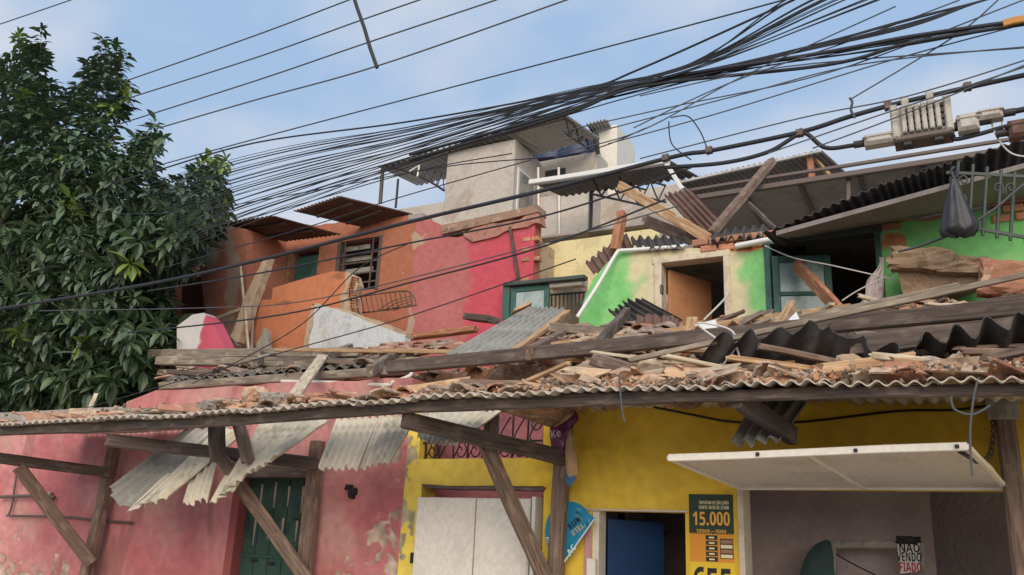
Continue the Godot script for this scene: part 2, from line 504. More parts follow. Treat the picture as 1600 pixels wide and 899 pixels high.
# ================================================================ build
func _ready():
	rng.seed = 4711
	ns.noise_type = FastNoiseLite.TYPE_SIMPLEX_SMOOTH; ns.seed = 3; ns.frequency = 0.05; ns.fractal_type = FastNoiseLite.FRACTAL_FBM; ns.fractal_octaves = 3
	nf.noise_type = FastNoiseLite.TYPE_SIMPLEX; nf.seed = 9; nf.frequency = 0.11; nf.fractal_type = FastNoiseLite.FRACTAL_FBM; nf.fractal_octaves = 2
	nw.noise_type = FastNoiseLite.TYPE_SIMPLEX_SMOOTH; nw.seed = 21; nw.frequency = 1.0; nw.fractal_type = FastNoiseLite.FRACTAL_FBM; nw.fractal_octaves = 5
	var cam := Camera3D.new()
	cam.name = "camera"
	cam.fov = rad_to_deg(2.0 * atan(449.5 / FOCAL))
	cam.far = 600.0
	cam.near = 0.05
	cam.transform = Transform3D(cam_basis, cam_pos)
	add_child(cam)
	cam.current = true
	make_sky()
	var sun := DirectionalLight3D.new()
	sun.name = "sun"
	sun.light_energy = 0.9
	sun.light_color = Color(1.0, 0.935, 0.84)
	sun.light_angular_distance = 55.0
	sun.shadow_enabled = true
	sun.look_at_from_position(Vector3(2.6, 3.7, 6.0), Vector3.ZERO)
	add_child(sun)
	make_materials()
	print("materials ", Time.get_ticks_msec())
	ground_and_street()
	pink_house()
	yellow_house()
	green_house()
	orange_house()
	cream_building()
	roofs_behind()
	print("houses ", Time.get_ticks_msec())
	awning()
	hanging_sheets()
	collapsed_timbers()
	scattered_debris()
	small_things()
	print("debris ", Time.get_ticks_msec())
	tree()
	cables()
	splice_boxes()
	print("done ", Time.get_ticks_msec())

func make_sky():
	var w := 1024
	var h := 512
	var im := Image.create(w, h, false, Image.FORMAT_RGBF)
	for y in h:
		var el := (0.5 - (y + 0.5) / h) * PI
		for x in w:
			var az := (x + 0.5) / w * TAU
			var d := Vector3(sin(az) * cos(el), sin(el), -cos(az) * cos(el))
			var c: Color
			if d.y > -0.02:
				var t: float = pow(clamp(1.0 - d.y, 0, 1), 2.2)
				c = Color(0.325, 0.480, 0.715).lerp(Color(0.45, 0.59, 0.76), t)
				var k: float = 1.0 / (max(d.y, 0.0) + 0.25)
				var n := nw.get_noise_3d(d.x * k * 1.1 + 3.1, d.z * k * 1.7, 5.0) * 0.8 + nw.get_noise_3d(d.x * k * 3.0, d.z * k * 4.4, 1.0) * 0.3
				c = c.lerp(Color(0.62, 0.665, 0.755), clamp(n * 1.9 + 0.18, 0, 0.95))
			else:
				c = Color(0.16, 0.155, 0.15)
			im.set_pixel(x, y, c)
	var pm := PanoramaSkyMaterial.new()
	pm.panorama = ImageTexture.create_from_image(im)
	var sky := Sky.new()
	sky.sky_material = pm
	var env := Environment.new()
	env.background_mode = Environment.BG_SKY
	env.sky = sky
	env.background_energy_multiplier = 1.0
	env.tonemap_mode = Environment.TONE_MAPPER_LINEAR
	env.tonemap_exposure = 1.06
	env.sdfgi_enabled = true
	env.ssao_enabled = true
	env.ssil_enabled = true
	var we := WorldEnvironment.new()
	we.name = "world"
	we.environment = env
	add_child(we)

func ground_and_street():
	var asphalt := mottled(lin(142, 136, 128), [[lin(120, 114, 108), 0.1, 2.0]], 3.0)
	tag(box("ground", Vector3(-200, -0.6, -200), Vector3(200, -0.004, 200), mottled(lin(130, 118, 102), [[lin(104, 96, 82), 0.1, 2.0]], 4.0)), "bare earth ground under the houses", "ground", "", "structure")
	tag(box("road", Vector3(-120, -0.3, 2.2), Vector3(120, 0.0, 9.4), asphalt), "dusty grey stone paved street in front of the houses", "road", "", "structure")
	tag(box("pavement", Vector3(-120, -0.3, 0.0), Vector3(120, 0.13, 2.2), mottled(lin(186, 178, 168), [[lin(160, 152, 142), 0.1, 2.0]], 2.0)), "concrete pavement along the house fronts", "pavement", "", "structure")

# ---------------------------------------------------------------- houses on the street
func sm(a, b, x) -> float:
	return smoothstep(a, b, x)
func fn2(n, x, y, s, o := 0.0) -> float:
	return n.get_noise_2d(x * s + o, y * s - o)

func pink_house():
	var h := thing("pink_house", "dusty pink plastered house front with peeling paint and a green plank door", "house", Vector3(-8, 0, 0))
	var r := Rect2(-14.0, 0, 9.9, 3.1)
	var base := lin(190, 120, 119); var deep := lin(172, 84, 90); var worn := lin(190, 150, 138); var pale := lin(208, 146, 142)
	var bare := lin(182, 158, 140); var dirt := lin(140, 90, 86)
	var m := wall_mat(r, 90.0, func(x, y):
		var c := base.lerp(pale, clamp(fn2(ns, x, y, 9.0) * 1.4 + 0.25, 0, 0.8))
		c = c.lerp(worn, clamp(fn2(ns, x, y, 22.0, 40) * 1.6 - 0.1, 0, 0.55))
		c = c.lerp(deep, clamp(fn2(ns, x, y, 12.0, 140) * 2.0 - 0.25, 0, 0.45))
		c = c * (1.0 + 0.12 * fn2(nf, x, y, 60.0))
		var hgt := 0.6 + 0.12 * fn2(nf, x, y, 70.0)
		var peel := fn2(ns, x, y, 45.0, 9) + 0.5 * fn2(nf, x, y, 60.0, 3)
		var where: float = max(1.0 - Vector2((x + 4.45) / 0.42, (y - 1.15) / 0.75).length(), max(1.0 - Vector2((x + 8.7) / 1.4, (y - 1.1 - (x + 8.7) * -0.25) / 0.42).length(), 1.0 - Vector2((x + 4.16) / 0.16, (y - 1.3) / 1.0).length()))
		var k: float = clamp((peel + where * 0.85 - 0.58) * 7.0, 0, 1)
		c = c.lerp(bare * (1.0 + 0.5 * fn2(nf, x, y, 50.0)), k)
		hgt -= k * 0.35
		var crack: float = abs(fn2(ns, x, y, 10.0, 510)) + 0.3 * abs(fn2(nf, x, y, 40.0, 2))
		var kc: float = sm(0.022, 0.006, crack) * sm(-0.05, 0.15, fn2(ns, x, y, 6.0, 900)) * 0.7
		c = c.lerp(dirt * 0.7, kc)
		hgt -= kc * 0.3
		var st: float = clamp((fn2(ns, x * 2.5, y * 0.5, 16.0, 77) - 0.3) * 5.0, 0, 0.5)
		c = c.lerp(dirt, st)
		c.a = hgt
		return c, 0.92, 2.2)
	var top := ragged([Vector2(-14, 2.60), Vector2(-7.75, 2.62), Vector2(-7.6, 2.9), Vector2(-7.2, 3.0), Vector2(-4.1, 2.97)], 0.25, 0.02)
	wall("wall", 0.0, 0.22, 0.0, top, [[-5.9, -5.02, 0.13, 2.22]], m, h, r)
	# door of upright boards
	var door := Node3D.new(); door.name = "door"; h.add_child(door)
	var bx := -5.86
	for i in 5:
		var w := 0.16
		box("board", Vector3(bx, 0.15, -0.12), Vector3(bx + w - 0.008, 2.14, -0.085), mats.green_door, door, 0.006)
		if i < 4:   # pale tapered wedges, painting the light that shows through gaps between boards
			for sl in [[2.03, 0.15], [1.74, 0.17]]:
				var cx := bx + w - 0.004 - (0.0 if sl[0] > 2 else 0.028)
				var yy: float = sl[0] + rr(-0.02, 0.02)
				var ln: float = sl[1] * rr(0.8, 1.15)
				slab("gap_light", [Vector3(cx - 0.013, yy + 0.06, -0.082), Vector3(cx + 0.013, yy + 0.06, -0.082), Vector3(cx + 0.002, yy - ln, -0.082), Vector3(cx - 0.002, yy - ln, -0.082)], Vector3(0, 0, -0.02), plain(176, 150, 144, 0.8), door)
		bx += w
	for yy in [0.55, 1.45]: box("ledge", Vector3(-5.86, yy, -0.085), Vector3(-5.07, yy + 0.03, -0.075), mats.green_door, door, 0.004)
	for e in [[-5.72, 1.42], [-5.52, 1.4], [-5.28, 1.43], [-5.27, 1.78]]:
		box("bolt", Vector3(e[0], e[1], -0.075), Vector3(e[0] + 0.07, e[1] + 0.022, -0.06), mats.black_iron, door, 0.004)
	for xx in [[-5.955, -5.865], [-5.06, -4.985]]:
		box("door_frame", Vector3(xx[0], 0.13, -0.14), Vector3(xx[1], 2.21, 0.02), mats.wood_brown if xx[0] > -5.5 else plain(146, 76, 74, 0.8), h, 0.008)
	box("lintel", Vector3(-5.97, 2.14, -0.14), Vector3(-4.98, 2.25, 0.012), mats.wood_dark, h, 0.008)
	box("interior_wall", Vector3(-6.6, 0, -1.6), Vector3(-4.4, 2.9, -1.5), mats.interior, h)
	box("ceiling", Vector3(-13.9, 2.75, -2.6), Vector3(-4.12, 2.9, -0.23), mats.concrete, h)
	for p in [[[78, 770], [95, 800]]]:
		var a := P(p[0][0], p[0][1], 0.0)
		box("socket_box", Vector3(a.x - 0.07, a.y - 0.16, 0.002), Vector3(a.x + 0.07, a.y, 0.05), mats.stone, h, 0.006)
	tube("conduit", [P(0, 777, 0.05), P(60, 775, 0.05), P(85, 778, 0.05)], 0.018, mats.steel, h)
	tube("conduit", [P(10, 806, 0.04), P(100, 808, 0.04), P(150, 813, 0.04), P(205, 817, 0.04)], 0.012, mats.steel, h)
	tube("conduit", [P(26, 735, 0.04), P(18, 790, 0.04), P(12, 806, 0.04)], 0.011, mats.steel, h)
	for e in [[546, 762, 0.05], [552, 768, 0.06], [550, 776, 0.04]]:
		put(lump_mesh(Vector3(e[2] * 1.3, e[2], 0.05), 0.3, 3), mats.black_iron, "dark_mark", h, Transform3D(Basis(), P(e[0], e[1], 0.01)))  # small black lumps forming a dark mark on the wall

func yellow_house():
	var h := thing("yellow_shop", "mustard yellow shop front with white metal door and raised white serving shutter", "shop", Vector3(-1.5, 0, 0))
	var r := Rect2(-4.1, 0, 6.6, 3.2)
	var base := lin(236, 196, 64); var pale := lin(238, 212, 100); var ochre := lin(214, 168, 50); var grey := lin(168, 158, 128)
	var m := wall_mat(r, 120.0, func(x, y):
		var c := base.lerp(pale, sm(-2.85, -3.15, x + 0.12 * fn2(ns, x, y, 14.0)) * 0.75 + clamp(fn2(ns, x, y, 8.0) * 0.5, 0, 0.3))  # left bay paler: its stronger skylight is painted into the same yellow
		c = c.lerp(ochre, clamp(fn2(ns, x, y, 10.0, 60) * 1.2, 0, 0.35))
		c = c * (1.0 + 0.10 * fn2(nf, x, y, 60.0))
		var hgt := 0.6 + 0.1 * fn2(nf, x, y, 80.0)
		var crack: float = abs(fn2(ns, x, y, 11.0, 300)) + 0.35 * abs(fn2(nf, x, y, 40.0, 2))
		var kc: float = sm(0.03, 0.008, crack) * sm(2.25, 2.3, y) * sm(2.5, 2.42, y) * 0.7
		c = c.lerp(lin(120, 92, 40), kc)
		hgt -= kc * 0.3
		var edge: float = sm(-3.95, -4.08, x)
		var peel := fn2(ns, x, y, 40.0, 9) + 0.5 * fn2(nf, x, y, 70.0, 3)
		var k: float = clamp((peel + edge * 0.8 - 0.62) * 9.0, 0, 1) * sm(0.0, 0.2, edge)
		c = c.lerp(grey * (1.0 + 0.4 * fn2(nf, x, y, 50.0)), k)
		hgt -= k * 0.3
		c.a = hgt
		return c, 0.9, 1.8)
	var top := [Vector2(-4.1, 2.86), Vector2(-2.7, 2.82), Vector2(-2.6, 2.68), Vector2(2.5, 2.68)]
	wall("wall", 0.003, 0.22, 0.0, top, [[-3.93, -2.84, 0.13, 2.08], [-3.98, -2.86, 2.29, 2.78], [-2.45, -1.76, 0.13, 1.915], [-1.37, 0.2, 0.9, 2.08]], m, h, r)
	var md := Node3D.new(); md.name = "metal_door"; h.add_child(md)
	for e in [[-3.935, -3.40], [-3.39, -2.93]]:
		var pn := box("door_leaf", Vector3(e[0], 0.15, 0.01), Vector3(e[1], 1.985, 0.055), mats.white_paint, md, 0.012)
		box("door_panel", Vector3(e[0] + 0.05, 0.5, 0.052), Vector3(e[1] - 0.05, 1.92, 0.058), mats.white_paint, pn, 0.004)
	box("hinge", Vector3(-3.955, 1.48, 0.0), Vector3(-3.93, 1.56, 0.06), mats.black_iron, md, 0.003)
	box("latch", Vector3(-3.46, 1.32, 0.056), Vector3(-3.42, 1.37, 0.075), mats.steel, md, 0.003)
	box("door_jamb", Vector3(-2.915, 0.13, -0.1), Vector3(-2.885, 2.0, 0.05), mats.pvc, md, 0.004)
	slab("broken_lintel", [Vector3(-3.93, 2.09, 0.03), Vector3(-3.6, 2.075, 0.03), Vector3(-3.2, 2.082, 0.03), Vector3(-2.82, 2.07, 0.03), Vector3(-2.84, 2.045, 0.03), Vector3(-3.2, 2.05, 0.03), Vector3(-3.62, 2.05, 0.03), Vector3(-3.86, 2.06, 0.03)], Vector3(0, 0, -0.1), mats.wood_dark, h)
	# wrought grille over the door with a pink wall behind it
	box("inner_wall", Vector3(-4.4, 0.0, -0.95), Vector3(-2.55, 2.95, -0.8), mottled(lin(226, 150, 160), [[lin(204, 128, 140), 0.05, 2.0]], 1.2), h)
	var g := Node3D.new(); g.name = "grille"; h.add_child(g)
	box("rail", Vector3(-3.98, 2.42, -0.06), Vector3(-2.86, 2.435, -0.045), mats.black_iron, g)
	box("rail", Vector3(-3.98, 2.66, -0.06), Vector3(-2.86, 2.675, -0.045), mats.black_iron, g)
	for i in 9:
		var x := -3.95 + i * 0.133
		tube("bar", [Vector3(x, 2.29, -0.05), Vector3(x + rr(-0.02, 0.02), 2.8, -0.05)], 0.008, mats.black_iron, g, 0)
		var pts := []
		for k in 15:
			var a := k / 14.0 * TAU * 1.25
			var rad := 0.012 + 0.05 * k / 14.0
			pts.append(Vector3(x + 0.066 + cos(a) * rad, 2.36 + (0.2 if i % 3 == 1 else 0.0) + sin(a) * rad * 1.2, -0.05))
		tube("scroll", pts, 0.006, mats.black_iron, g, 0, 5)
		tube("scroll", [Vector3(x, 2.30, -0.05), Vector3(x + 0.05, 2.4, -0.05), Vector3(x + 0.02, 2.47, -0.05), Vector3(x + 0.11, 2.62, -0.05)], 0.006, mats.black_iron, g, 4, 5)
	# blue door ajar and the papered wall behind
	box("interior_wall", Vector3(-2.56, 0.1, -1.5), Vector3(-1.5, 2.4, -1.4), mottled(lin(128, 112, 112), [[lin(46, 38, 42), 0.34, 2.0]], 0.55, 0.9, 1.0, 12.0), h)
	box("interior_wall", Vector3(-1.76, 0.1, -1.39), Vector3(-1.71, 2.62, -0.23), mats.interior, h)
	box("interior_wall", Vector3(-2.63, 0.1, -2.4), Vector3(-2.55, 2.62, -0.23), mats.interior, h)
	var bd := box("blue_door", Vector3(0, 0.13, -0.02), Vector3(0.46, 1.86, 0.02), mottled(lin(15, 56, 102), [[lin(12, 46, 86), 0.1, 2.0]], 1.2, 0.5, 1.0), h, 0.006)
	bd.transform = Transform3D(Basis(Vector3.UP, deg_to_rad(46)), h.transform.affine_inverse() * Vector3(-2.24, 1.0, -0.34))
	box("door_jamb", Vector3(-2.45, 0.13, -0.15), Vector3(-2.40, 1.915, -0.01), mats.white_paint, h, 0.004)
	box("door_jamb", Vector3(-2.50, 0.13, 0.0035), Vector3(-2.45, 1.80, 0.02), plain(204, 150, 150, 0.8), h, 0.004)
	box("door_lintel", Vector3(-2.50, 1.91, 0.0035), Vector3(-1.74, 1.925, 0.02), mats.frame_paint, h, 0.003)
	box("lock_box", Vector3(-2.47, 1.42, 0.02), Vector3(-2.40, 1.58, 0.05), mats.white_paint, h, 0.006)
	# serving hatch and the room behind
	box("interior_wall", Vector3(-1.7, 0.1, -1.3), Vector3(X(1456, 820, -1.2), 2.62, -1.2), mats.interior, h)
	box("interior_wall", Vector3(-1.7, 0.1, -2.4), Vector3(2.4, 2.62, -2.3), mats.interior, h)
	box("floor", Vector3(-4.1, 0.02, -2.4), Vector3(2.4, 0.1, -0.23), mats.concrete, h)
	box("roof_slab", Vector3(-2.56, 2.62, -2.69), Vector3(2.4, 2.74, -0.23), mats.concrete, h)
	box("hatch_frame", Vector3(-1.40, 0.9, -0.2), Vector3(-1.36, 2.08, 0.016), mats.frame_paint, h, 0.004)
	box("counter", Vector3(-1.45, 0.86, -0.3), Vector3(0.26, 0.9, 0.12), mats.stone, h, 0.008)
	var fl := Node3D.new(); fl.name = "serving_shutter"; h.add_child(fl)
	var a := Vector3(-1.37, 2.075, 0.04); var b := Vector3(0.19, 2.085, 0.04)
	var c := P(1046, 716, 1.1); var d := P(1512, 698, 1.1)
	var inset := func(u, v): return a.lerp(b, u).lerp(c.lerp(d, u), v)
	slab("shutter_panel", [inset.call(0.01, 0.0), inset.call(0.99, 0.0), inset.call(0.99, 0.985), inset.call(0.01, 0.985)], Vector3(0, 0.012, 0), mottled(lin(206, 200, 192), [[lin(186, 178, 166), 0.1, 2.0]], 1.2, 0.6, 0.2), fl)
	for e in [[0.0, 0.0, 1.0, 0.0], [0.0, 1.0, 1.0, 1.0], [0.0, 0.0, 0.0, 1.0], [1.0, 0.0, 1.0, 1.0], [0.5, 0.0, 0.5, 1.0]]:
		var hh := 0.042 if e[1] == 1.0 else 0.026
		timber("shutter_frame", inset.call(e[0], e[1]), inset.call(e[2], e[3]), 0.03, hh, mats.white_paint, fl)
	for u in [0.33, 0.66, 0.97]: put(lump_mesh(Vector3(0.02, 0.02, 0.02), 0.1, 2), mats.black_iron, "bolt", fl, Transform3D(Basis(), inset.call(u, 1.0) + Vector3(0, 0, 0.02)))
	# chain and wire that hold the shutter up
	var ch := [P(1552, 655, 0.15), P(1552, 690, 0.3), P(1545, 715, 0.5), P(1530, 722, 0.7), P(1512, 712, 0.9), P(1500, 705, 1.05)]
	var line := smooth_line(ch, 6)
	for i in line.size() - 1:
		var mid: Vector3 = (line[i] + line[i + 1]) / 2
		var t := TorusMesh.new(); t.inner_radius = 0.008; t.outer_radius = 0.017; t.rings = 8; t.ring_segments = 5
		put(t, mats.steel_dark, "chain_link", fl, Transform3D(Basis(Vector3(1, 0.3, 0).normalized(), PI / 2 * (i % 2)) * Basis(Vector3.FORWARD, 0.4), mid))
	# the house sign painted poster
	poster()

func poster():
	var z := 0.006
	var a := P(1076, 772, z)
	var b := P(1146, 772, z)
	var w := b.x - a.x
	var t := thing("lottery_poster", "tall green and orange prize poster reading 15.000 on the yellow wall", "poster", Vector3(a.x, 0, z))
	var dark := plain(38, 58, 38, 0.6); var orange := plain(228, 150, 42, 0.6); var gold := plain(240, 178, 70, 0.6); var cream := plain(240, 226, 180, 0.6); var black := plain(34, 30, 22, 0.6)
	var y0 := a.y
	var yb := 1.0
	box("paper", Vector3(a.x, yb, z), Vector3(b.x, y0, z + 0.003), plain(238, 198, 48, 0.6), t)
	var ys := P(1110, 833, z).y
	var ym := P(1110, 879, z).y
	box("print", Vector3(a.x + 0.002, ys, z + 0.003), Vector3(b.x - 0.002, y0 - 0.002, z + 0.0036), dark, t)
	box("print", Vector3(a.x + 0.004, ym, z + 0.003), Vector3(b.x - 0.004, ys, z + 0.0036), orange, t)
	var teeth := 16
	for i in teeth:
		var x0 := a.x + 0.003 + (w - 0.006) * i / teeth
		var x1 := a.x + 0.003 + (w - 0.006) * (i + 1) / teeth
		slab("print", [Vector3(x0, ys, z + 0.0042), Vector3(x1, ys, z + 0.0042), Vector3((x0 + x1) / 2, ys - 0.012, z + 0.0042)], Vector3(0, 0, -0.0004), dark, t)
	letters("15.000", gold, t, Vector3((a.x + b.x) / 2, y0 - 0.165, z + 0.004), 0.088, 0.82 * w, true)
	letters("TOPUTOM DE SÃO JOÃO", cream, t, Vector3((a.x + b.x) / 2 + 0.02, y0 - 0.058, z + 0.004), 0.022, 0.66 * w, true)
	letters("SORTE 10/20 ÀS 21H00", cream, t, Vector3((a.x + b.x) / 2 + 0.02, y0 - 0.09, z + 0.004), 0.022, 0.66 * w, true)
	letters("VIZINHO — VENHA", gold, t, Vector3((a.x + b.x) / 2, y0 - 0.245, z + 0.004), 0.022, 0.66 * w, true)
	for i in 5: box("print", Vector3(a.x + w * 0.37, ys - 0.045 - i * 0.035, z + 0.0036), Vector3(a.x + w * 0.63, ys - 0.016 - i * 0.035, z + 0.0041), black if i % 2 == 0 else plain(74, 58, 26, 0.6), t)
	for i in 5: box("print", Vector3(a.x + w * 0.44, ys - 0.036 - i * 0.035, z + 0.0042), Vector3(a.x + w * 0.56, ys - 0.026 - i * 0.035, z + 0.0046), cream, t)
	box("print", Vector3(a.x + w * 0.68, ys - 0.165, z + 0.0036), Vector3(a.x + w * 0.97, ys - 0.035, z + 0.0041), plain(96, 66, 38, 0.6), t)
	for i in 4: box("print", Vector3(a.x + w * 0.70, ys - 0.066 - i * 0.031, z + 0.0042), Vector3(a.x + w * 0.95, ys - 0.045 - i * 0.031, z + 0.0046), cream if i % 2 == 1 else plain(160, 120, 96, 0.6), t)
	letters("655", black, t, Vector3((a.x + b.x) / 2, ym - 0.135, z + 0.004), 0.19, 0.84 * w, true)

func letters(text: String, m, parent, at: Vector3, height: float, width := 0.0, bold := false, basis := Basis(), called := "lettering", depth := 0.0006):
	var tm := TextMesh.new()
	var f := SystemFont.new()
	f.font_names = PackedStringArray(["Droid Sans"])
	f.font_weight = 700 if bold else 400
	tm.font = f
	tm.text = text
	tm.font_size = 64
	tm.pixel_size = height / 46.0
	tm.depth = depth
	tm.curve_step = 4.0
	tm.horizontal_alignment = HORIZONTAL_ALIGNMENT_CENTER
	tm.vertical_alignment = VERTICAL_ALIGNMENT_CENTER
	var ab := tm.get_aabb()
	var sx := 1.0 if width <= 0 or ab.size.x <= 0 else width / ab.size.x
	return put(tm, m, called, parent, Transform3D(basis * Basis.from_scale(Vector3(sx, 1, 1)), at))

# bricks of a broken wall edge: a strip between two points in the plane z, courses stacked up
func brick_strip(parent, z: float, x0: float, x1: float, y0: float, y1: float, keep: Callable, bl := 0.19, bh := 0.085):
	var y := y0
	var row := 0
	var variants := []
	for i in 4:
		var st := mb()
		add_box(st, Vector3(-bl / 2 + 0.006, -bh / 2 + 0.006, -0.05), Vector3(bl / 2 - 0.006 + rr(-0.015, 0.004), bh / 2 - 0.006, 0.05), 0.008)
		variants.append(st.commit())
	while y < y1:
		var x := x0 - (0.0 if row % 2 == 0 else bl / 2)
		while x < x1:
			if keep.call(x + bl / 2, y + bh / 2):
				put(variants[rng.randi() % 4], mats.brick[rng.randi() % 3], "brick", parent, Transform3D(Basis(Vector3.UP, rr(-0.05, 0.05)) * Basis(Vector3.FORWARD, rr(-0.03, 0.03)), Vector3(x + bl / 2, y + bh / 2, z + rr(-0.012, 0.014))))
			x += bl
		y += bh
		row += 1

func hollow_brick_mesh() -> ArrayMesh:
	var st := mb()
	var w := 0.075; var hh := 0.045; var t := 0.008
	for i in 4:
		var x := -w + (2 * w - t) * i / 3.0
		add_box(st, Vector3(x, -hh, -0.07), Vector3(x + t, hh, 0.05))
	for i in 3:
		var y := -hh + (2 * hh - t) * i / 2.0
		add_box(st, Vector3(-w - 0.001, y, -0.071), Vector3(w + 0.001, y + t, 0.049))
	add_box(st, Vector3(-w, -hh, -0.09), Vector3(w, hh, -0.072))
	return st.commit()

func casement(parent, hinge: Vector3, w: float, h: float, angle: float, panes: int, pane_m):
	var c := Node3D.new(); c.name = "casement"; parent.add_child(c, true)
	c.transform = parent.transform.affine_inverse() * Transform3D(Basis(Vector3.UP, angle), hinge)
	var g := func(lo, hi, m, n):
		var st := mb()
		add_box(st, lo, hi, 0.006)
		var o := MeshInstance3D.new(); o.mesh = st.commit(); o.material_override = m; o.name = n
		c.add_child(o, true)
	var t := 0.07
	g.call(Vector3(0, 0, -0.02), Vector3(t, h, 0.02), mats.teal, "stile")
	g.call(Vector3(w - t, 0, -0.02), Vector3(w, h, 0.02), mats.teal, "stile")
	for i in panes + 1:
		var y := (h - t) * i / panes
		g.call(Vector3(t, y, -0.018), Vector3(w - t, y + (t if i == 0 or i == panes else 0.035), 0.018), mats.teal, "crossbar")
	for i in panes:
		var y0 := (h - t) * i / panes + 0.04
		var y1 := (h - t) * (i + 1) / panes
		g.call(Vector3(t, y0, -0.004), Vector3(w - t, y1, 0.004), pane_m, "pane")
	return c

func green_house():
	var z := -2.7
	var h := thing("green_house", "ruined upper storey with lime green plaster, an open brown door and a teal window", "house", Vector3(-1.0, 2.75, -2.8))
	var xl := X(905, 497, z)
	var r := Rect2(xl, 2.74, 2.6 - xl, 2.4)
	var dl := X(1033, 430, z); var dr := X(1133, 430, z)
	var wl := X(1197, 420, z); var wr := X(1379, 420, z)
	var base := lin(120, 196, 116); var light := lin(140, 208, 132); var cream := lin(214, 202, 166); var worn := lin(168, 212, 138); var bare := lin(184, 118, 84)
	var m := wall_mat(r, 110.0, func(x, y):
		var n := fn2(ns, x, y, 16.0) * 0.5 + fn2(nf, x, y, 24.0, 5) * 0.25
		var c := base.lerp(light, clamp(n + 0.3, 0, 0.7))
		# bare undercoat round the door and as runs down the jambs
		var near: float = sm(dl - 0.42, dl - 0.2, x + n * 0.35) * sm(wl + 0.0, wl - 0.30, x + n * 0.5 + (y - 4.3) * 0.14)
		near *= 1.0 - 0.8 * sm(0.12, 0.3, fn2(ns, x * 3.0, y * 0.8, 16.0, 50)) * sm(4.2, 3.8, y)
		c = c.lerp(cream * (1.0 + 0.15 * n), near)
		c = c.lerp(worn, clamp(fn2(ns, x, y, 30.0, 90) - 0.2, 0, 0.5))
		c = c * (1.0 + 0.09 * fn2(nf, x, y, 60.0))
		var topy: float = 4.93 - 0.12 * sm(0.2, -0.3, x - wr - 0.2) + 0.14 * fn2(ns, x, y, 18.0, 20)
		var k: float = sm(topy - 0.03, topy, y) * (sm(wl - 0.6, wl - 0.5, x) if x < wl else 1.0)
		k = max(k, sm(0.02, 0.07, 0.07 - abs(x - wr - 0.06) + 0.3 * fn2(ns, x, y, 20.0, 7)) * sm(4.55, 4.65, y))
		c = c.lerp(bare * (1.0 + 0.3 * fn2(nf, x, y, 40.0)), k)
		c.a = 0.6 - 0.3 * k + 0.1 * fn2(nf, x, y, 70.0)
		return c, 0.85, 1.8)
	var top := []
	for p in [[905, 497], [912, 470], [926, 438], [945, 415], [966, 394], [1010, 391], [1100, 388], [1180, 382], [1200, 376], [1379, 351], [1400, 349], [1490, 335], [1600, 322]]:
		var q := P(p[0], p[1], z); top.append(Vector2(q.x, q.y))
	top.append(Vector2(2.6, 4.95))
	top = ragged(top, 0.12, 0.018)
	wall("wall", z, 0.18, 2.74, top, [[dl, dr, 2.76, 4.72], [wl, wr, 3.45, 4.80]], m, h, r)
	# exposed bricks along the broken top and right of the window
	brick_strip(h, z - 0.02, X(1095, 385, z), X(1195, 380, z), 4.76, 4.86, func(x, y): return rng.randf() < 0.8)
	brick_strip(h, z - 0.03, wr + 0.02, X(1470, 345, z), 4.60, 4.92, func(x, y): return y > 4.72 + (x - wr) * 0.45 and rng.randf() < 0.95)
	brick_strip(h, z - 0.02, X(1548, 335, z), 1.2, 4.72, 5.0, func(x, y): return rng.randf() < 0.92)
	# door
	for e in [[dl - 0.075, dl + 0.01], [dr - 0.012, dr + 0.06]]: box("door_frame", Vector3(e[0], 2.76, z - 0.16), Vector3(e[1], 4.715, z + 0.02), mats.frame_paint, h, 0.006)
	box("door_frame", Vector3(dl - 0.09, 4.70, z - 0.16), Vector3(dr + 0.065, 4.775, z + 0.022), mats.frame_paint, h, 0.006)
	var leaf := box("door_leaf", Vector3(0, 2.78, -0.018), Vector3(0.66, 4.66, 0.018), mats.door_veneer, h, 0.004)
	leaf.transform = h.transform.affine_inverse() * Transform3D(Basis(Vector3.UP, deg_to_rad(62)), Vector3(dl + 0.2, 3.72, z - 0.42))
	for y in [3.2, 4.35]: box("hinge", Vector3(dl - 0.004, y, z - 0.02), Vector3(dl + 0.022, y + 0.1, z + 0.03), mats.steel, h, 0.003)
	# window frame, casement standing open, curtain
	for e in [[wl - 0.01, wl + 0.05], [wr - 0.05, wr + 0.01]]: box("window_frame", Vector3(e[0], 3.45, z - 0.15), Vector3(e[1], 4.80, z + 0.025), mats.teal, h, 0.006)
	box("window_frame", Vector3(wl - 0.02, 4.765, z - 0.15), Vector3(wr + 0.02, 4.835, z + 0.03), mats.rail, h, 0.006)
	var glass := mottled(lin(136, 160, 158), [[lin(104, 128, 128), 0.02, 2.0], [lin(170, 188, 184), 0.2, 12.0]], 0.9, 0.25, 1.0)
	casement(h, Vector3(wl + 0.06, 3.50, z + 0.0), 0.58, 1.14, deg_to_rad(16), 3, glass)
	curtain()
	# the room
	box("interior_wall", Vector3(xl + 0.2, 2.75, z - 2.6), Vector3(2.5, 5.0, z - 2.5), mats.interior, h)
	box("interior_wall", Vector3(xl + 0.05, 2.75, z - 2.5), Vector3(xl + 0.15, 4.5, z - 0.19), mats.interior, h)
	box("interior_wall", Vector3((dr + wl) / 2 - 0.04, 2.75, z - 2.5), Vector3((dr + wl) / 2 + 0.04, 4.9, z - 0.19), mats.interior, h)
	box("interior_wall", Vector3(2.42, 2.75, z - 2.5), Vector3(2.5, 4.9, z - 0.19), mats.interior, h)
	box("ceiling", Vector3(xl + 0.5, 4.87, z - 2.5), Vector3(2.45, 4.95, z - 0.19), mats.concrete, h)
	box("floor", Vector3(xl, 2.745, z - 2.5), Vector3(2.45, 2.80, z - 0.19), mats.concrete, h)
	# slab that carried the eaves
	var f0 := P(1213, 368, -1.9); var f1 := P(1640, 252, -1.9)
